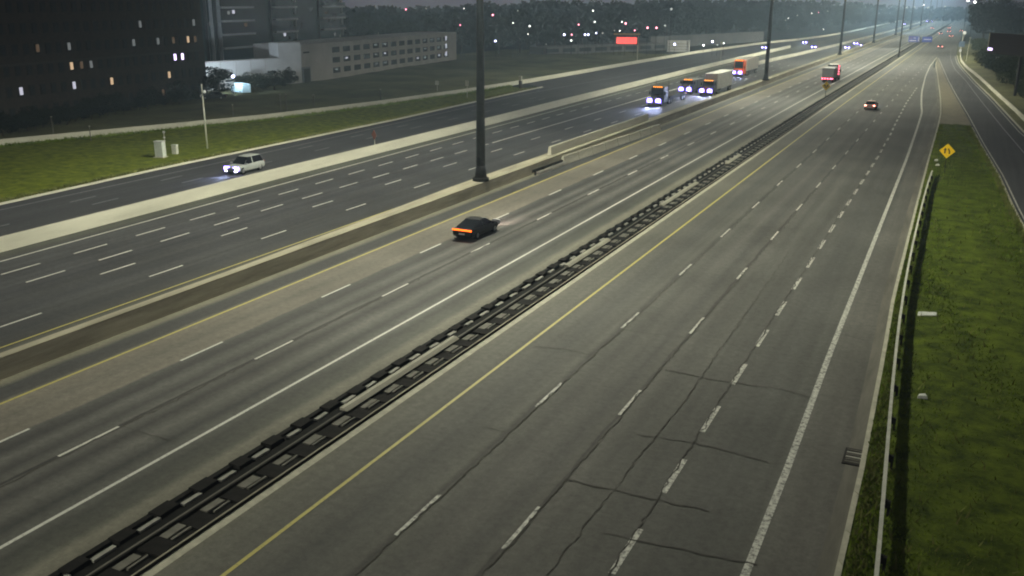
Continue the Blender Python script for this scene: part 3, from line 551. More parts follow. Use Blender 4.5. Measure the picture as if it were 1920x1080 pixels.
# ------------------------------------------------------------------ vehicles
def wheel(parent, x, y, r=.33, w=.22, src=[]):
    q = MB(); q.tube((-w/2, 0, 0), (w/2, 0, 0), r, r, 14); o = q.build('wheel', M_['tyre'], parent, smooth=False); o.location = (x, y, r)
    q = MB(); sgn = 1 if x > 0 else -1; q.tube((sgn*w*.46, 0, 0), (sgn*w*.54, 0, 0), r*.62, r*.58, 10); q.build('rim', M_['rim'], o)
def beam(parent, y, z, power=2500, x=0):
    L = bpy.data.lights.new('headlight_beam', 'SPOT'); L.energy = power; L.color = (.52, .62, 1.0); L.spot_size = math.radians(70); L.spot_blend = .9; L.shadow_soft_size = .25
    o = bpy.data.objects.new('headlight_beam', L); COL.objects.link(o); o.parent = parent; o.location = (x, y, z); o.rotation_euler = (math.radians(90-14), 0, 0)
    return o
def car(name, label, cat, loc, rz, paintm, suv=False, head=True, tail='tail', bar=False, group=None, spot=2500, low=False, dark=False):
    """front towards +y of its own frame"""
    r = empty(name, loc, rz); tag(r, label, cat, group)
    H = 1.72 if suv else 1.38 if low else 1.43; hb = .98 if suv else .86; Wd = .94 if suv else .92
    prof = [(-2.32, .80, .42, hb-.12), (-2.22, .88, .28, hb+.02), (-1.5, Wd, .22, hb+.04), (-.6, Wd, .22, hb+.02), (.6, Wd, .22, hb), (1.2, Wd, .22, hb-.03), (1.9, .88, .24, hb-.10), (2.2, .80, .28, hb-.2), (2.32, .66, .38, hb-.3)]
    secs = []
    for y, w, z0, z1 in prof:
        m = (z0+z1)/2; secs.append([(-w*.88, y, z0), (w*.88, y, z0), (w, y, z0+.12), (w, y, m+.08), (w*.93, y, z1-.05), (w*.84, y, z1), (-w*.84, y, z1), (-w*.93, y, z1-.05), (-w, y, m+.08), (-w, y, z0+.12)])
    q = MB(); q.loft(secs); q.build('body', paintm, r, smooth=False, bevel=.03)
    yr, y1, y2, yf = (-2.15, -1.75, .25, 1.05) if suv else (-2.1, -.55, .30, 1.30) if low else (-1.75, -.85, .35, 1.25)
    wb, wt = .80, .64
    q = MB(); q.loft([[(-wt-.02, y, z0), (wt+.02, y, z0), (wt-.05, y, z1), (-wt+.05, y, z1)] for y, z0, z1 in ((y1-.05, H-.06, H-.03), ((y1+y2)/2, H-.05, H+.02), (y2+.05, H-.06, H-.03))]); q.build('roof', paintm, r, bevel=.02)
    def quad(nm, p, m, th=.03):
        q = MB(); a, b_, c = Vector(p[0]), Vector(p[1]), Vector(p[2]); n = (b_-a).cross(c-a).normalized()*th
        q.loft([[Vector(t)-n for t in p], [Vector(t) for t in p]]); return q.build(nm, m, r)
    zb = hb-.02
    quad('windshield', [(-wb, yf, zb), (wb, yf, zb), (wt, y2, H-.05), (-wt, y2, H-.05)], M_['carglass'])
    quad('rear_window', [(-wb, yr, zb), (wb, yr, zb), (wt, y1, H-.05), (-wt, y1, H-.05)], M_['carglass'])
    for s in (-1, 1):
        quad('side_window', [(s*wb, yr+.08, zb), (s*wb, yf-.08, zb), (s*wt, y2, H-.06), (s*wt, y1, H-.06)], M_['carglass'])
        quad('pillar', [(s*(wb+.006), -.38, zb), (s*(wb+.006), -.26, zb), (s*(wt+.01), -.28, H-.06), (s*(wt+.01), -.36, H-.06)], paintm)
        q = MB(); q.box((s*1.0, .95, hb+.06), (.2, .12, .13)); q.build('wing_mirror', paintm, r)
        for yy in (-1.42, 1.4): wheel(r, s*.82, yy, .36 if suv else .33)
        q = MB(); q.loft([[(s*.60+a*.34, y, .66+c*.20) for a, c in ((-1, -.7), (-.7, -1), (.7, -1), (1, -.7), (1, .7), (.7, 1), (-.7, 1), (-1, .7))] for y in (2.12, 2.27)]); hl = q.build('headlight', G_['lens'] if head else M_['wht'], r)  # violet glowing lens stands in for the halo of glare
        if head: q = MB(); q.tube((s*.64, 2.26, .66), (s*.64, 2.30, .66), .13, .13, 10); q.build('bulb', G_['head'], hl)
        if not bar:
            q = MB(); q.box((s*.7, -2.27, .78 if not suv else .92), (.3, .1, .14)); q.build('tail_light', G_[tail], r)
    if suv:
        for s in (-1, 1): q = MB(); q.box((s*.62, 2.28, .40), (.26, .1, .09)); q.build('fog_light', G_['head'], r)
    if bar: q = MB(); q.box((0, -2.29, .82), (1.68, .1, .09)); q.build('tail_light_bar', G_['bar'], r)
    if dark:
        for o in r.children_recursive:
            if o.name.startswith(('headlight', 'bulb')) and o.type == 'MESH': o.data.materials[0] = M_['wht']
    q = MB(); q.box((0, -2.335, .52), (.5, .03, .13)); q.build('licence_plate', M_['wht'], r)
    if head and spot: beam(r, 2.3, .66, spot)
    return r
car('black_sedan', 'black sedan with a lit orange tail light bar driving away', 'car', (-33.6, 64.2, .01), -.03, M_['black'], bar=True, spot=2600, low=True)
for o in S.objects:
    if o.type == 'LIGHT' and o.name.startswith('headlight_beam'): o.data.color = (1, .74, .62); o.rotation_euler = (math.radians(84), 0, 0); o.data.spot_size = math.radians(60)
for o in S.objects:
    if o.name.startswith('headlight') and o.type == 'MESH': o.data.materials[0] = M_['wht']
    if o.name.startswith('bulb') and o.type == 'MESH': o.data.materials[0] = G_['spot']; o.scale = (1, 1, .8)
car('silver_suv', 'silver estate car with bright headlights on the far left ramp', 'car', (-69.1, 78.2, .012), math.pi+.03, M_['silver'], suv=True, spot=2500, tail='unlit')
car('rose_coupe', 'rose coloured car with lit tail lights alone on the right carriageway', 'car', (-14.3, 176.5, .01), -.02, M_['redpaint'], tail='tailfar', spot=1500, dark=True)
far_on = car('oncoming_car', 'car with blue white headlights rounding the far left ramp beside the second mast', 'car', (-73, 386, .01), math.pi, M_['grey'], spot=1500, group='distant oncoming cars')
def truck(name, label, loc, rz, cabm, boxm, box=None, flat=None, cabh=3.3, amber='amber', away=False, stacks=False, spot=7000):
    """front towards +y; box = (y_rear, y_front, z0, z1) ; flat likewise for a flatbed"""
    r = empty(name, loc, rz); tag(r, label, 'truck')
    w = 1.22
    q = MB(); q.loft([[(-w, y, .55), (w, y, .55), (w, y, z1-.15), (w-.12, y, z1), (-w+.12, y, z1), (-w, y, z1-.15)] for y, z1 in ((-3.4, cabh), (-1.3, cabh+.05), (-.9, cabh-.1))]); q.build('cab', cabm, r, bevel=.05)
    q = MB(); q.loft([[(-w+.1, y, .5), (w-.1, y, .5), (w-.16, y, 1.15), (.62, y, z1), (-.62, y, z1), (-w+.16, y, 1.15)] for y, z1 in ((-.92, 1.95), (.5, 1.7), (.95, 1.5))]); q.build('bonnet', cabm, r, bevel=.06)
    q = MB(); q.loft([[(-1.05, y, z0), (1.05, y, z0), (1.0, y, z0+.02), (-1.0, y, z0+.02)] for y, z0 in ((-.9, cabh-.25), (-.72, 2.0))]); q.loft([[(-1.05, -.86, cabh-.3), (1.05, -.86, cabh-.3), (1.1, -.7, 2.0), (-1.1, -.7, 2.0)], [(-1.05, -.9, cabh-.3), (1.05, -.9, cabh-.3), (1.1, -.8, 2.0), (-1.1, -.8, 2.0)]]); q.build('windshield', M_['carglass'], r)
    for s in (-1, 1):
        q = MB(); q.box((s*1.235, -1.5, 2.3), (.03, .8, .7)); q.build('side_window', M_['carglass'], r)
        q = MB(); q.loft([[(s*.78+a*.46, y, .98+c*.42) for a, c in ((-1, -.6), (-.6, -1), (.6, -1), (1, -.6), (1, .6), (.6, 1), (-.6, 1), (-1, .6))] for y in (.9, 1.04)]); hl = q.build('headlight', G_['lens'] if not away else M_['wht'], r)  # lens enlarged and tinted violet to paint the glare halo
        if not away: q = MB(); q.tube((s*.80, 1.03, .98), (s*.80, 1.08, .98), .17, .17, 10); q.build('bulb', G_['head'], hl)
        for yy in (.1, -4.2, -5.4): wheel(r, s*1.05, yy, .5, .34)
        q = MB(); q.box((s*1.4, -.8, 2.2), (.22, .14, .55)); q.build('wing_mirror', M_['steel_dark'], r)
        if stacks:
            q = MB(); q.tube((s*1.18, -3.6, 1.2), (s*1.18, -3.6, 4.2), .09, .09, 8); q.build('exhaust_stack', M_['chrome'], r)
    q = MB(); q.box((0, .98, 1.35), (1.1, .06, .8)); q.build('grille', M_['chrome'], r); q = MB(); q.box((0, 1.0, .6), (2.3, .2, .32)); q.build('bumper', M_['chrome'], r)
    q = MB(); q.box((0, -3.5, .8), (.9, 6.5, .25)); q.build('chassis', M_['steel_dark'], r)
    for xx in (-.7, -.35, 0, .35, .7): q = MB(); q.box((xx, -.93, cabh-.02), (.2, .1, .11)); q.build('marker_light', G_[amber], r)
    if box:
        a, c, z0, z1 = box; q = MB(); q.box((0, (a+c)/2, (z0+z1)/2), (2.55, c-a, z1-z0)); bx = q.build('cargo_box', boxm, r, bevel=.04)
        n = int((c-a)/1.2)
        for s in (-1, 1):
            for k in range(1, n): q = MB(); q.box((s*1.285, a+(c-a)*k/n, (z0+z1)/2), (.03, .06, z1-z0-.2)); q.build('side_post', boxm, bx)
        q = MB(); q.box((0, a-.02, (z0+z1)/2), (2.3, .05, z1-z0-.25)); q.build('rear_door', M_['grey'], r)
        for s in (-1, 1):
            for yy in (a+1.3, a+2.5): wheel(r, s*1.05, yy, .5, .34)
    if flat:
        a, c, z0, z1 = flat; q = MB(); q.box((0, (a+c)/2, (z0+z1)/2), (2.55, c-a, z1-z0)); q.build('flatbed', boxm, r)
        for s in (-1, 1):
            for yy in (a+1.3, a+2.5): wheel(r, s*1.05, yy, .5, .34)
            q = MB(); q.box((s*1.29, (a+c)/2, z0-.12), (.04, c-a, .2)); q.build('side_rail', M_['steel_dark'], r)
            q = MB(); q.box((s*1.0, a-.03, z0-.05), (.3, .05, .14)); q.build('tail_light', G_['tail'], r)
    if not away and spot:
        for s in (-1, 1): beam(r, 1.05, 1.0, spot, s*.88)
    return r
truck('flatbed_truck', 'dark tractor unit with glaring headlights pulling a low flatbed', (-49.2, 162.9, .01), math.pi-.02, M_['navy'], M_['steel_dark'], flat=(-15, -4.2, 1.15, 1.4), cabh=3.3, stacks=True, amber='amber')
truck('box_truck', 'white box truck with amber roof markers behind the flatbed truck', (-45.9, 186.4, .01), math.pi-.01, M_['grey'], M_['whitep'], box=(-16, -3.0, 1.05, 4.1), cabh=2.9)
truck('service_truck', 'dark truck with a wide amber roof light between two larger trucks', (-50.4, 187.6, .01), math.pi-.02, M_['grey'], M_['grey'], box=(-8, -3.5, 1.0, 2.7), cabh=2.8, spot=2000)
truck('orange_truck', 'bright orange truck cab towing a grey trailer beside the second mast', (-51.4, 239, .01), math.pi-.02, M_['orangep'], M_['greyp'], box=(-17, -4, 1.15, 4.0), cabh=3.9, spot=2000)
rt_ = truck('red_lit_truck', 'truck covered in red marker lights driving away past the median sign', (-28.6, 241, .01), -.02, M_['navy'], M_['grey'], box=(-11, -3.6, 1.0, 3.3), cabh=3.7, amber='red', away=True)
for xx in (-1.05, -.5, .1, .7, 1.1): q = MB(); q.box((xx, -11.1, .95), (.2, .1, .2)); q.build('marker_light', G_['red'], rt_)
for zz in (1.6, 2.2, 2.8, 3.4): q = MB(); q.box((1.34, -3.4, zz), (.1, .2, .18)); q.build('marker_light', G_['red'], rt_)
q = MB(); q.box((.2, -3.2, 3.75), (2.0, .8, .2)); q.build('roof_deflector', M_['whitep'], rt_)
for x, y, lab in ((-66.8, 446, 'oncoming car on the far collector, farther left of two just left of the third mast'), (-56.5, 402, 'oncoming car close to the pale wall just left of the third mast'),
                  (-44.0, 404, 'leftmost oncoming car of the bright cluster right of the third mast'), (-45.3, 447, 'farther oncoming car in the bright cluster right of the third mast'), (-40.6, 428, 'rightmost oncoming car of the bright cluster right of the third mast'),
                  (-52.5, 880, 'very distant oncoming car alone at the top of the collector lanes'), (-40, 1010, 'very distant oncoming car, left one of the last pair'), (-36.6, 1015, 'very distant oncoming car, right one of the last pair')):
    c = copy_tree(far_on); c.location = (x, y, .01); c['label'] = lab
away = car('departing_car', 'departing car with faint red tail lights at the tip of the gore', 'car', (-11.0, 432, .01), -.02, M_['grey'], tail='tailfar', head=False, group='distant departing cars')
for x, y, lab in ((-26, 750, 'distant departing car on the left carriageway beyond the blue signs'), (-15.2, 760, 'farthest departing car right of the dark median'), (-16.6, 620, 'distant departing car right of the blue signs close to the median'),
                  (-13.2, 665, 'middle one of the distant departing cars right of the blue signs'), (-10, 575, 'departing car with a red glow lowest of the distant group'), (-6.5, 690, 'distant departing car on the far right lane by the trees')):
    c = copy_tree(away); c.location = (x, y, .01); c['label'] = lab
# ------------------------------------------------------------------ buildings
def face_grid(P0, P1):
    d = Vector((P1[0]-P0[0], P1[1]-P0[1], 0)); L = d.length; d.normalize(); n = Vector((d.y, -d.x, 0)); return d, n, L
def block(name, m, P0, P1, depth, z0, z1, parent):
    d, n, L = face_grid(P0, P1); a = Vector((*P0, 0)); c = Vector((*P1, 0)); back = -n*depth
    q = MB(); q.loft([[tuple(p+Vector((0, 0, z))) for p in (a, c, c+back, a+back)] for z in (z0, z1)]); return q.build(name, m, parent)
# dark brick apartment building
BA, BB = (-120.5, 66), (-130.5, 139)
ab = empty('apartment_building'); tag(ab, 'dark brick apartment building with a few lit windows at the left', 'building')
block('wall', M_['brick'], BA, BB, 22, 0, 34, ab)
d, n, L = face_grid(BA, BB); ang = math.atan2(d.y, d.x)
for z in (8.6, 20.6): q = MB(); q.box(((BA[0]+BB[0])/2+n.x*.06, (BA[1]+BB[1])/2+n.y*.06, z), (L, .14, .3), ang); q.build('stone_band', M_['stone'], ab)
LIT = {(130, 76): 'dimcool', (127, 122): 'dimwarm', (135, 122): 'warm', (144, 122): 'dimwarm', (162, 120): 'warm', (170, 121): 'dimwarm', (203, 160): 'warm', (141, 165): 'cool', (180, 192): 'dimcool', (303, 172): 'dimwarm', (326, 168): 'dimcool', (315, 143): 'warm', (333, 103): 'violet', (342, 104): 'violet', (353, 85): 'warm', (361, 85): 'dimwarm', (331, 85): 'dimwarm', (246, 73): 'dimcool', (269, 50): 'dimcool', (358, 47): 'dimcool', (296, 92): 'dimcool', (171, 104): 'dimcool', (33, 182): 'cool', (60, 103): 'dimwarm'}
def proj(p):
    q = Vector(p)-Vector((0, 0, CAMH)); z = q.dot(FWD); return 960+FPX*q.dot(RIGHT)/z, 540+FPX*q.dot(DOWN)/z
wins = []
for st in range(7):
    for k in range(34): wins.append((st, k))
cent = {(st, k): Vector((BA[0]+d.x*(1.2+k*2.12), BA[1]+d.y*(1.2+k*2.12), 1.9+st*2.95)) for st, k in wins}
lit = {}
for (u, v), kk in LIT.items():
    best = min(wins, key=lambda w: (proj(cent[w])[0]-u)**2+(proj(cent[w])[1]-v)**2); lit[best] = kk
fsrc = None; psrc = {}
for w in wins:
    c = cent[w]
    if w not in lit and w[0] > 5 and (w[1]*7+w[0]*3) % 5 == 0: continue
    if fsrc is None:
        q = MB(); q.box((0, .03, 0), (1.0, .12, 1.4)); q.box((0, .09, -.75), (1.15, .2, .1)); fsrc = q.build('window', M_['steel_dark'], ab); o = fsrc
    else: o = inst(fsrc, ab)
    o.location = c; o.rotation_euler = (0, 0, ang+math.pi)
    kk = lit.get(w, 'none')
    if kk not in psrc:
        q = MB(); q.box((0, .1, .0), (.62, .04, 1.1)); p = q.build('pane', G_[kk] if kk != 'none' else M_['glass_dark'], o); psrc[kk] = p
    else: inst(psrc[kk], o)
# white podium with a taller end
pd = empty('podium_building'); tag(pd, 'long pale rendered podium wall below the glass tower', 'building')
PA, PB, PC = at(388, 171), at(526, 160), at(567, 156.5)
block('wall', M_['podium'], PA[:2], PB[:2], 3, 0, 5.7, pd); block('tall_wall', M_['podium'], PB[:2], PC[:2], 3, 0, 8.9, pd)
d, n, L = face_grid(PA[:2], PB[:2]); ang = math.atan2(d.y, d.x)
q = MB(); q.box(((PA.x+PB.x)/2+n.x*.1, (PA.y+PB.y)/2+n.y*.1, 5.75), (L, .6, .16), ang); q.build('coping', M_['garage'], pd)
for k in range(1, 5): q = MB(); q.box((PA.x+d.x*L*k/5+n.x*.03, PA.y+d.y*L*k/5+n.y*.03, 2.8), (.08, .08, 5.6), ang); q.build('wall_joint', M_['garage'], pd)
# parking garage
pg = empty('parking_garage'); tag(pg, 'three storey concrete parking garage with rows of openings', 'building')
GA, GB = at(568, 156.5), at(856, 111.5)
d, n, L = face_grid(GA[:2], GB[:2]); ang = math.atan2(d.y, d.x)
block('wall', M_['garage'], GA[:2], GB[:2], 12, 0, 8.35, pg)
q = MB(); q.box((GA.x+d.x*1.6+n.x*.1, GA.y+d.y*1.6+n.y*.1, 1.75), (3.4, .3, 3.5), ang); dd = q.build('entrance_bay', M_['grey'], pg)
q = MB(); q.box((GA.x+d.x*1.6+n.x*.27, GA.y+d.y*1.6+n.y*.27, 1.6), (2.6, .06, 3.0), ang); q.build('door', M_['steel_dark'], dd)
q = MB(); q.box((GA.x+d.x*2.2+n.x*.02, GA.y+d.y*2.2+n.y*.02, 6.6), (2.6, .1, .35), ang); q.build('vent', M_['steel_dark'], pg)
osrc = None; bright = {(2, 4), (2, 5), (1, 1), (1, 4), (1, 5), (0, 4), (0, 5), (0, 0)}
gp = {}
for st in range(3):
    for k in range(14):
        y = 16+k*5.4
        if y > L-8: continue
        if osrc is None:
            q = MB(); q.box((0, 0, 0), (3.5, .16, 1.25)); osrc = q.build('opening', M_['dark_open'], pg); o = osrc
        else: o = inst(osrc, pg)
        o.location = (GA.x+d.x*y+n.x*.0, GA.y+d.y*y+n.y*.0, 1.9+st*2.35); o.rotation_euler = (0, 0, ang)
        if (st, k) in bright or (k > 8 and random.random() < .5):
            kk = 'cool' if random.random() < .35 else 'dimcool'
            if kk not in gp:
                q = MB(); q.box((-.2, -.11, .2), (1.1, .05, .34)); gp[kk] = q.build('ceiling_light', G_[kk], o)
            else: inst(gp[kk], o)
for st in range(3):
    q = MB(); q.box((GA.x+d.x*(L-9)+n.x*.1, GA.y+d.y*(L-9)+n.y*.1, 2.2+st*2.3), (.8, .12, 1.3), ang); q.build('stair_light', G_['cool'], pg)
for k in (30, 52): q = MB(); q.tube((GA.x+d.x*k-n.x*6, GA.y+d.y*k-n.y*6, 8.3), (GA.x+d.x*k-n.x*6, GA.y+d.y*k-n.y*6, 9.5), .1, .1, 6); q.build('roof_post', M_['pole'], pg)
# glass condominium tower
ct = empty('glass_tower'); tag(ct, 'tall dark glass tower with pale balcony slabs behind the podium', 'building')
TA, TB = ray_at(378, 90, 226), ray_at(642, 60, 282)
d, n, L = face_grid(TA[:2], TB[:2]); ang = math.atan2(d.y, d.x)
block('curtain_wall', M_['tower'], TA[:2], TB[:2], 26, 0, 44, ct)
def on_face(t, out, z): return (TA.x+d.x*L*t+n.x*out, TA.y+d.y*L*t+n.y*out, z)
for st in range(12):
    z = 4.0+st*3.0
    for t0, t1 in ((.10, .30), (.44, .60), (.80, .995)):
        q = MB(); q.box(on_face((t0+t1)/2, .7, z), (L*(t1-t0), 1.5, .45), ang); sl = q.build('balcony_slab', M_['slab'], ct)
        q = MB(); q.box(on_face((t0+t1)/2, 1.4, z+.65), (L*(t1-t0), .05, 1.0), ang); q.build('balustrade', M_['tower'], sl)
for t in (.03, .06, .085, .105, .43, .605, .79, .99): q = MB(); q.box(on_face(t, .35, 20), (.3, .7, 40), ang); q.build('fin', M_['slab'] if t in (.06, .105, .605, .99) else M_['grey'], ct)
for t, z, kk in ((.17, 14.8, 'dimcool'), (.2, 15.0, 'cool'), (.52, 18.5, 'dimcool'), (.53, 9.2, 'cool'), (.27, 12.0, 'dimwarm'), (.9, 11, 'dimcool'), (.93, 8.5, 'dimcool'), (.86, 14.2, 'dimwarm'), (.06, 12.5, 'dimcool')):
    q = MB(); q.box(on_face(t, .05, z), (.9, .14, .8), ang); q.build('lit_window', G_[kk], ct)
# distant long low structures behind the wall
bw = at(1270, 97); r = empty('slatted_shed', (bw.x, bw.y, 0), .35); tag(r, 'small pale slatted shed behind the low wall by the far billboard', 'shed')
q = MB(); q.box((0, 0, 2.0), (7.6, 3, 4.0)); q.build('shed_wall', M_['podium'], r)
for k in range(3): q = MB(); q.box((0, -1.56, .9+k*1.0), (7.2, .1, .3)); q.build('slat', M_['garage'], r)
q = MB(); q.box((4.0, -1.2, 2.1), (.6, 1.2, 4.3)); q.build('corner_post', M_['podium'], r)
w0, w9 = ray_at(1220, 82, 380), ray_at(1432, 70, 470)
r = empty('retaining_wall'); tag(r, 'long grey retaining wall far behind the trucks', 'wall'); block('wall', M_['farwall'], w0[:2], w9[:2], 1.0, 0, 4.6, r)
w0, w9 = ray_at(1020, 82, 330), ray_at(1250, 84, 372)
r = empty('low_building'); tag(r, 'long low commercial building below the red billboard', 'building'); block('wall', M_['farwall'], w0[:2], w9[:2], 8, 0, 2.6, r)
d, n, L = face_grid(w0[:2], w9[:2]); ang = math.atan2(d.y, d.x)
for k in range(8): q = MB(); q.box((w0.x+d.x*L*(k+.5)/8+n.x*.1, w0.y+d.y*L*(k+.5)/8+n.y*.1, 1.4), (L/11, .2, 1.3), ang); q.build('window', M_['glass_dark'], r)
# red LED billboard
r = empty('led_billboard', (0, 0, 0)); bp_ = ray_at(1175, 76, 300); r.location = (bp_.x, bp_.y, 0); d2 = Vector((bp_.x, bp_.y)); fz = math.atan2(-bp_.x, bp_.y); r.rotation_euler = (0, 0, fz); tag(r, 'glowing red electronic billboard on a single post', 'billboard')
q = MB(); q.box((0, .15, bp_.z), (6.8, .3, 2.4)); q.build('frame', M_['steel_dark'], r)
m = bpy.data.materials.new('red_led_screen'); m.use_nodes = True; t = m.node_tree; t.nodes.clear(); o_ = t.nodes.new('ShaderNodeOutputMaterial'); e_ = t.nodes.new('ShaderNodeEmission'); tcx = t.nodes.new('ShaderNodeTexCoord'); wv = t.nodes.new('ShaderNodeTexWave'); wv.bands_direction = 'X'; wv.inputs['Scale'].default_value = .75; wv.inputs['Distortion'].default_value = .8; cr_ = t.nodes.new('ShaderNodeValToRGB')
cr_.color_ramp.elements[0].color = (.85, .03, .05, 1); cr_.color_ramp.elements[1].color = (1, .17, .12, 1); t.links.new(tcx.outputs['Object'], wv.inputs[0]); t.links.new(wv.outputs[0], cr_.inputs[0]); t.links.new(cr_.outputs[0], e_.inputs[0]); e_.inputs[1].default_value = 1.5; t.links.new(e_.outputs[0], o_.inputs[0])
q = MB(); q.box((0, -.03, bp_.z), (6.3, .06, 2.0)); q.build('screen', m, r)
q = MB(); q.box((3.5, .2, bp_.z/2+.3), (.3, .3, bp_.z+2)); q.build('billboard_post', M_['kerb'], r); q = MB(); q.box((0, .2, bp_.z+1.9), (8, .4, .5)); q.build('top_beam', mat('tan_beam', (.5, .3, .14), .8), r)  # top beam in one even tan colour
# dark building at the right
r = empty('pale_building', (0, 0, 0)); tag(r, 'low pale building glimpsed over the right bushes', 'building'); A_, B_ = ray_at(1862, 75, 330), ray_at(1990, 78, 300)
block('wall', M_['podium'], A_[:2], B_[:2], 20, 0, 2.6, r); d, n, L = face_grid(A_[:2], B_[:2]); q = MB(); q.box(((A_.x+B_.x)/2+n.x*.3, (A_.y+B_.y)/2+n.y*.3, 2.7), (L, .8, .2), math.atan2(d.y, d.x)); q.build('roof_edge', M_['garage'], r)
b0, b1 = ray_at(1857, 74, 225), ray_at(1968, 74, 205); d, n, L = face_grid(b0[:2], b1[:2]); ang = math.atan2(d.y, d.x)
r = empty('unlit_billboard', (b0.x, b0.y, 0), ang); tag(r, 'large unlit black billboard with a small violet lit panel at the right edge', 'billboard')
q = MB(); q.box((L/2, 0, 10.0), (L, .5, 3.9)); q.build('panel', M_['black'], r); q = MB(); q.box((L/2, -.1, 7.95), (L+.4, .9, .16)); q.build('catwalk', M_['steel_dark'], r)
for t in (.55,): q = MB(); q.tube((L*t, .5, 0), (L*t, .5, 10.5), .3, .3, 8); q.build('billboard_post', M_['mast'], r)
q = MB(); q.box((1.1, -.3, 8.65), (1.7, .1, .5)); q.build('lit_panel', G_['violet'], r); q = MB(); q.box((.05, -.3, 10.0), (.12, .12, 4.0)); q.build('edge_trim', M_['kerb'], r)
p = at(1811, 116); r = empty('ramp_pole', (p.x, p.y, .1)); tag(r, 'pale thin pole beside the curving wall of the right ramp', 'pole'); q = MB(); q.tube((0, 0, 0), (.3, 0, 7.2), .14, .1, 8); q.build('pole', M_['pole'], r); q = MB(); q.box((.3, -.2, 7.3), (.5, .3, .3)); q.build('pole_head', M_['pole'], r)
p = at(1801, 100); r = empty('ramp_sign', (p.x, p.y, .1)); tag(r, 'small blue grey sign board on a post at the bend of the right ramp', 'sign'); q = MB(); q.tube((0, 0, 0), (0, 0, 7.5), .1, .1, 6); q.build('sign_post', M_['pole'], r)
q = MB(); q.box((0, -.1, 3.2), (2.0, .08, 2.0)); q.build('sign_panel', mat('blue_grey_sign', (.09, .13, .2), .6), r); q = MB(); q.box((.4, -.1, 7.3), (.9, .1, 1.0)); q.build('sign_panel', M_['wht'], r); q = MB(); q.box((-.2, -.1, .9), (.8, .1, 1.0)); q.build('sign_panel', M_['wht'], r)
# ------------------------------------------------------------------ vegetation
def crown_mesh(name, n, rx, rz, zc, leaf, clumps, m, seed, flat=.25):
    g = np.random.default_rng(seed); cs = g.normal(0, 1, (clumps, 3)); cs /= np.linalg.norm(cs, axis=1)[:, None]; cs *= (.35+.6*g.random((clumps, 1))**.5)
    cr = .28+.26*g.random(clumps); ci = g.integers(0, clumps, n); p = g.normal(0, 1, (n, 3)); p /= np.linalg.norm(p, axis=1)[:, None]; p *= (.55+.5*g.random((n, 1)))
    P = cs[ci]+p*cr[ci][:, None]; P = P*np.array([rx, rx, rz]); P[:, 2] = np.maximum(P[:, 2], -rz*(.95))+zc
    a = g.normal(0, 1, (n, 3)); a /= np.linalg.norm(a, axis=1)[:, None]; b_ = np.cross(a, g.normal(0, 1, (n, 3))); b_ /= np.linalg.norm(b_, axis=1)[:, None]
    s = leaf*(.5+g.random((n, 1))); v = np.empty((n*4, 3)); v[0::4] = P-a*s; v[1::4] = P+b_*s*.6; v[2::4] = P+a*s; v[3::4] = P-b_*s*.6
    me = bpy.data.meshes.new(name); me.from_pydata(v.tolist(), [], np.arange(n*4).reshape(-1, 4).tolist()); me.materials.append(m); return me
def trunk_mesh(h, r, seed):
    g = random.Random(seed); q = MB(); q.tube((0, 0, 0), (0, 0, h), r, r*.55, 8)
    for k in range(5):
        a = g.random()*6.28; z = h*(.55+.4*g.random()); q.tube((0, 0, z), (math.cos(a)*h*.4, math.sin(a)*h*.4, z+h*.45), r*.4, r*.12, 5)
    me = bpy.data.meshes.new('trunk'); me.from_pydata(q.v, [], q.f); me.materials.append(M_['bark']); return me
CR = [crown_mesh('crown', 2600, .42, .40, .6, .030, 18, M_['leaf'] if i % 2 else M_['leaf2'], 20+i) for i in range(5)]   # unit height crowns
CR3 = [crown_mesh('crown', 1500, .42, .40, .6, .035, 16, M_['leaf3'], 60+i) for i in range(3)]
TR = [trunk_mesh(.55, .022, i) for i in range(2)]
def tree(name, label, x, y, h, wide=1.0, k=0, group=None, z=0.0):
    r = empty(name, (x, y, z), random.random()*6.28); tag(r, label, 'tree', group); r.scale = (h*wide, h*wide, h)
    for nm, me in (('crown', CR[k % 5]), ('trunk', TR[k % 2])):
        o = bpy.data.objects.new(nm, me); COL.objects.link(o); o.parent = r
    return r
prof = lambda u: float(np.interp(u, [560, 640, 700, 760, 830, 900, 950, 1000, 1060, 1120, 1200, 1300, 1400, 1500, 1600, 1700], [20, 16, 14, 17, 15, 9, 12, 3, 5, 8, 4, 0, 1, 2, 6, 14]))
def top_z(u, v, dist): return ray_at(u, v, dist).z
front = lambda u: float(np.interp(u, [560, 700, 850, 1000, 1150, 1300, 1400, 1500, 1600, 1700], [320, 330, 340, 350, 380, 480, 540, 640, 760, 900]))
for i in range(95):
    u = 590+i*11.6+random.uniform(-6, 6); row = i % 3; dist = front(u)+row*45+random.uniform(-12, 12)
    tv = prof(u)+random.uniform(-3, 9)+(18 if row == 0 else 6 if row == 1 else 0)+(random.random() < .15)*8
    p = ray_at(u, 60, dist); h = max(6, top_z(u, tv, dist)); tree('tree', 'dark leafy tree in the far wood beyond the field and lights', p.x, p.y, h, random.uniform(.8, 1.3), i, 'trees of the far wood')
wd = []
for i in range(60): pass
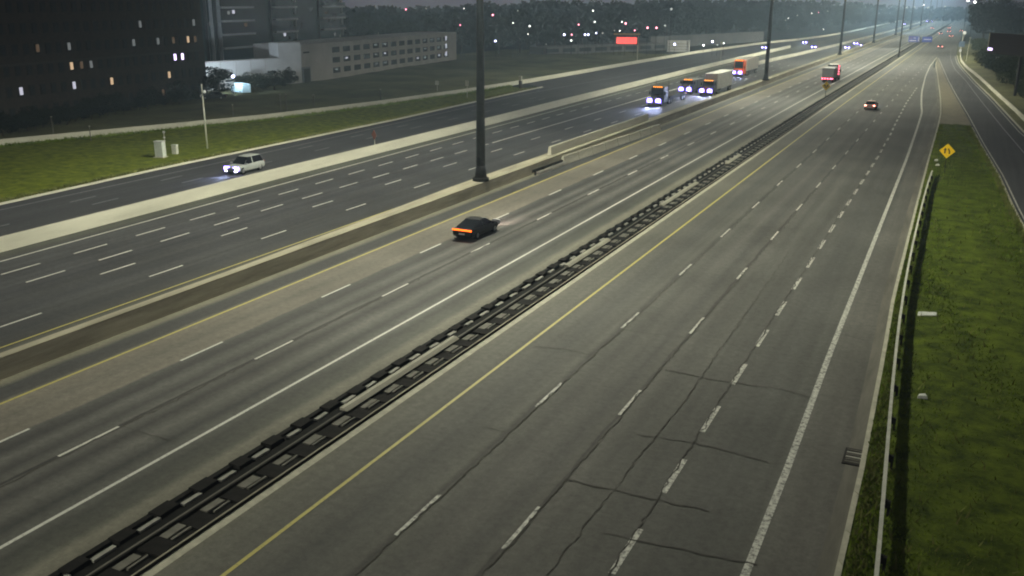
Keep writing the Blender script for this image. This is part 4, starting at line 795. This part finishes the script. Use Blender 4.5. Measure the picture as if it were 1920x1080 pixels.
def wood(name, n, fu, m, seed):
    g = random.Random(seed); vs = []; fs = []
    for k in range(n):
        u = g.uniform(*fu); dist = front(u)+150+g.random()*80; p = ray_at(u, 60, dist); zt = top_z(u, prof(u)+g.uniform(-2, 10), dist)
        z = zt*g.random()**.6; c = Vector((p.x, p.y, max(.3, z))); a = Vector((g.gauss(0, 1), g.gauss(0, 1), g.gauss(0, 1))).normalized(); b_ = a.orthogonal().normalized(); s = g.uniform(1.2, 3.0)
        b0 = len(vs); vs += [c-a*s, c+b_*s*.7, c+a*s, c-b_*s*.7]; fs.append((b0, b0+1, b0+2, b0+3))
    me = bpy.data.meshes.new(name); me.from_pydata([tuple(x) for x in vs], [], fs); me.materials.append(m); o = bpy.data.objects.new(name, me); COL.objects.link(o); return stuff(o)
wood('distant_wood', 9000, (560, 1850), M_['leaf'], 5)
# shrubs and trees near the buildings
for (u, v, h, wd_, k, lab, nm) in ((412, 184, 5.6, 1.5, 0, 'round dark tree beside the corner of the brick building', 'tree'), (457, 171, 3.6, 1.1, 1, 'small pale tree in front of the lit podium wall', 'tree'), (480, 171, 3.4, 1.3, 2, 'thin pale shrub in front of the podium wall left of the dark bush', 'shrub'),
                                 (515, 170, 3.8, 1.9, 3, 'wide dark bush in front of the podium wall', 'shrub'), (546, 163, 3.9, 1.0, 4, 'narrow dark bush at the end of the podium wall', 'shrub'), (493, 172, 2.8, 1.6, 1, 'low dark bush left of the wide dark bush', 'shrub')):
    p = at(u, v); t_ = tree(nm, lab, p.x, p.y, h, wd_, k); t_['category'] = nm
for i in range(26):
    u = 5+i*15; v = 258-i*2.75+random.uniform(-2, 2); p = at(u, v); h = random.uniform(1.6, 3.8); t_ = tree('shrub', 'dark shrub in the row at the foot of the brick building', p.x-1.5, p.y, h, random.uniform(1.0, 1.6), i, 'shrubs at the foot of the brick building'); t_['category'] = 'shrub'
for i in range(150):
    y = random.uniform(150, 430); off = 5.5+random.random()**1.2*30; x = r2c(y)+off; h = min(8, 2.2+off*.17+random.uniform(-.5, 1.6))*(.75 if y < 230 else 1); t_ = tree('shrub', 'dense dark shrub on the bank right of the exit ramp', x, y, h, random.uniform(1.1, 1.8), i, 'shrubs on the right bank'); t_['category'] = 'shrub'
    t_.children[0].data = CR3[i % 3]
for i in range(26):
    y = random.uniform(470, 820); x = 4+random.random()*85; tree('tree', 'tall dark tree behind the black billboard at the right edge', x, y, random.uniform(14, 21), random.uniform(.8, 1.2), i, 'trees behind the black billboard')
# ------------------------------------------------------------------ small things by the podium
p = ray_at(437, 143, 189); r = empty('car_park_lamp', (p.x, p.y, 0)); tag(r, 'glaring blue white car park lamp by the round tree', 'street lamp')
q = MB(); q.tube((0, 0, 0), (0, 0, p.z-.2), .09, .07, 6); q.build('pole', M_['pole'], r); q = MB(); q.sphere((0, 0, p.z), .28, 8); q.build('lamp_head', G_['lb'], r)
L_ = bpy.data.lights.new('lamp_light', 'SPOT'); L_.spot_size = math.radians(178); L_.spot_blend = 1.0; L_.energy = 11000; L_.color = (.72, .86, 1); L_.shadow_soft_size = .3; o = bpy.data.objects.new('lamp_light', L_); COL.objects.link(o); o.parent = r; o.location = (-.5, .3, p.z-.1); o.rotation_euler = Vector((-.75, 1.0, .12)).to_track_quat('-Z', 'Y').to_euler()
p = at(452, 176.5); r = empty('parked_van', (p.x, p.y, .1), 1.2); tag(r, 'pale blue parked van below the glaring car park lamp', 'van')
q = MB(); q.loft([[(-.95, y, .35), (.95, y, .35), (.95, y, z), (.8, y, z+.12), (-.8, y, z+.12), (-.95, y, z)] for y, z in ((-2.4, 1.9), (.9, 1.95), (1.5, 1.25), (2.3, 1.0))]); q.build('body', mat('pale_blue_paint', (.45, .62, .68), .4), r, bevel=.05)
q = MB(); q.loft([[(-.8, .98, 1.9), (.8, .98, 1.9), (.85, 1.5, 1.36), (-.85, 1.5, 1.36)], [(-.8, 1.04, 1.95), (.8, 1.04, 1.95), (.85, 1.56, 1.4), (-.85, 1.56, 1.4)]]); q.build('windshield', M_['carglass'], r)
for s in (-1, 1):
    for yy in (-1.5, 1.5): wheel(r, s*.85, yy, .34)
p = at(401, 187); car('parked_car', 'dark parked car below the round tree near the brick building', 'car', (p.x, p.y, .1), 2.2, M_['navy'], spot=0, head=False, tail='unlit')
# ------------------------------------------------------------------ scattered far lamps
def lamp(u, v, dist, kind, rad, lab, grp=None):
    p = ray_at(u, v, dist); r = empty('street_lamp', (p.x, p.y, 0)); tag(r, lab, 'street lamp', grp)
    q = MB(); q.tube((0, 0, 0), (0, 0, max(.6, p.z-rad)), .08, .06, 5); q.build('pole', M_['steel_dark'], r)
    q = MB(); q.sphere((0, 0, p.z), rad, 6); q.build('lamp_head', G_[kind], r)
W0 = 'small white street lamp among the dark trees of the far wood'; D0 = 'dim pale street lamp among the dark trees of the far wood'; R0 = 'red lamp glowing among the dark trees beyond the field'; B0 = 'blue white lamp low in front of the far wood'
for u, v, k, rr in ((704, 12, 'ldim', .22), (761, 17.5, 'lr', .2), (799, 16, 'ldim', .25), (863, 47, 'lr', .2), (870, 16, 'lw', .16), (899, 30, 'ldim', .24), (899, 50, 'ldim', .24), (924, 28, 'lr', .28), (962, 43, 'lw', .2), (971, 20, 'ldim', .22), (929, 77, 'lb', .26), (990, 64, 'lw', .16), (993, 49, 'lw', .24), (1024, 83, 'ldim', .2),
                    (1058, 65, 'lb', .28), (1072, 65, 'lr', .2), (1071, 76, 'lw', .24), (1097, 65, 'lb', .24), (1103, 65, 'lb', .24), (1118, 62, 'lb', .18), (1130, 62, 'ldim', .3), (1085, 46, 'lr', .2), (1112, 20, 'lw', .22), (1115, 41, 'lw', .22), (1166, 41, 'lw', .2), (1173, 44, 'lr', .28), (1162, 58, 'lw', .18), (1190, 57, 'lr', .2), (1214, 52, 'lr', .28), (1231, 52, 'lr', .26), (1247, 48, 'ldim', .35), (1259, 17, 'ldim', .4),
                    (1152, 57, 'ldim', .2)):
    dist = min(front(u)-30, 330)
    lamp(u, v, dist, k, rr, {'lw': W0, 'ldim': D0, 'lr': R0, 'lb': B0}[k], 'scattered lamps before the far wood')
for u, v, k, rr, lab in ((1265, 83, 'lb', .34, 'glaring white lamp beside the pale slatted shed'), (1319, 85, 'lw', .3, 'round white lamp right of the slatted shed'), (1336, 78, 'lb', .3, 'bright lamp on a pale post above the box truck'), (1345, 84, 'ldim', .3, 'dim lamp just right of the bright lamp post'), (1357, 81, 'lw', .22, 'small white lamp right of the tall sign post')):
    lamp(u, v, 340, k, rr, lab)
for u, v, k, rr in ((1373, 68, 'ldim', .35), (1393, 74, 'ldim', .35), (1450, 2, 'ldim', .5), (1473, 38, 'ldim', .35), (1478, 34, 'lw', .24), (1495, 29, 'ldim', .4), (1522, 25, 'lw', .3), (1535, 23, 'lr', .2), (1544, 55, 'lw', .3), (1500, 67, 'ldim', .4), (1445, 51, 'ldim', .35), (1552, 21, 'ldim', .35), (1700, 14, 'ldim', .6), (1715, 13, 'ldim', .6), (1732, 9, 'lw', .4), (1740, 14, 'ldim', .7), (1772, 12, 'ldim', .6)):
    lamp(u, v, min(700, front(u)-25), k, rr, D0 if k == 'ldim' else W0 if k == 'lw' else R0, 'scattered lamps before the far wood')
for u, v, lab in ((1815, 1, 'white lamp at the top above the black billboard, left of two'), (1828, 4, 'white lamp at the top above the black billboard, right of two')): lamp(u, v, 420, 'lw', .45, lab)
# ------------------------------------------------------------------ night haze
hz = MB(); hz.box((-350, 830, 24), (1700, 1740, 52)); m = bpy.data.materials.new('haze'); m.use_nodes = True; t = m.node_tree; t.nodes.clear(); o_ = t.nodes.new('ShaderNodeOutputMaterial'); v_ = t.nodes.new('ShaderNodeVolumePrincipled')
v_.inputs['Color'].default_value = (.60, .80, 1.0, 1); v_.inputs['Density'].default_value = .00066; v_.inputs['Anisotropy'].default_value = .3; t.links.new(v_.outputs[0], o_.inputs['Volume'])
stuff(hz.build('haze', m))
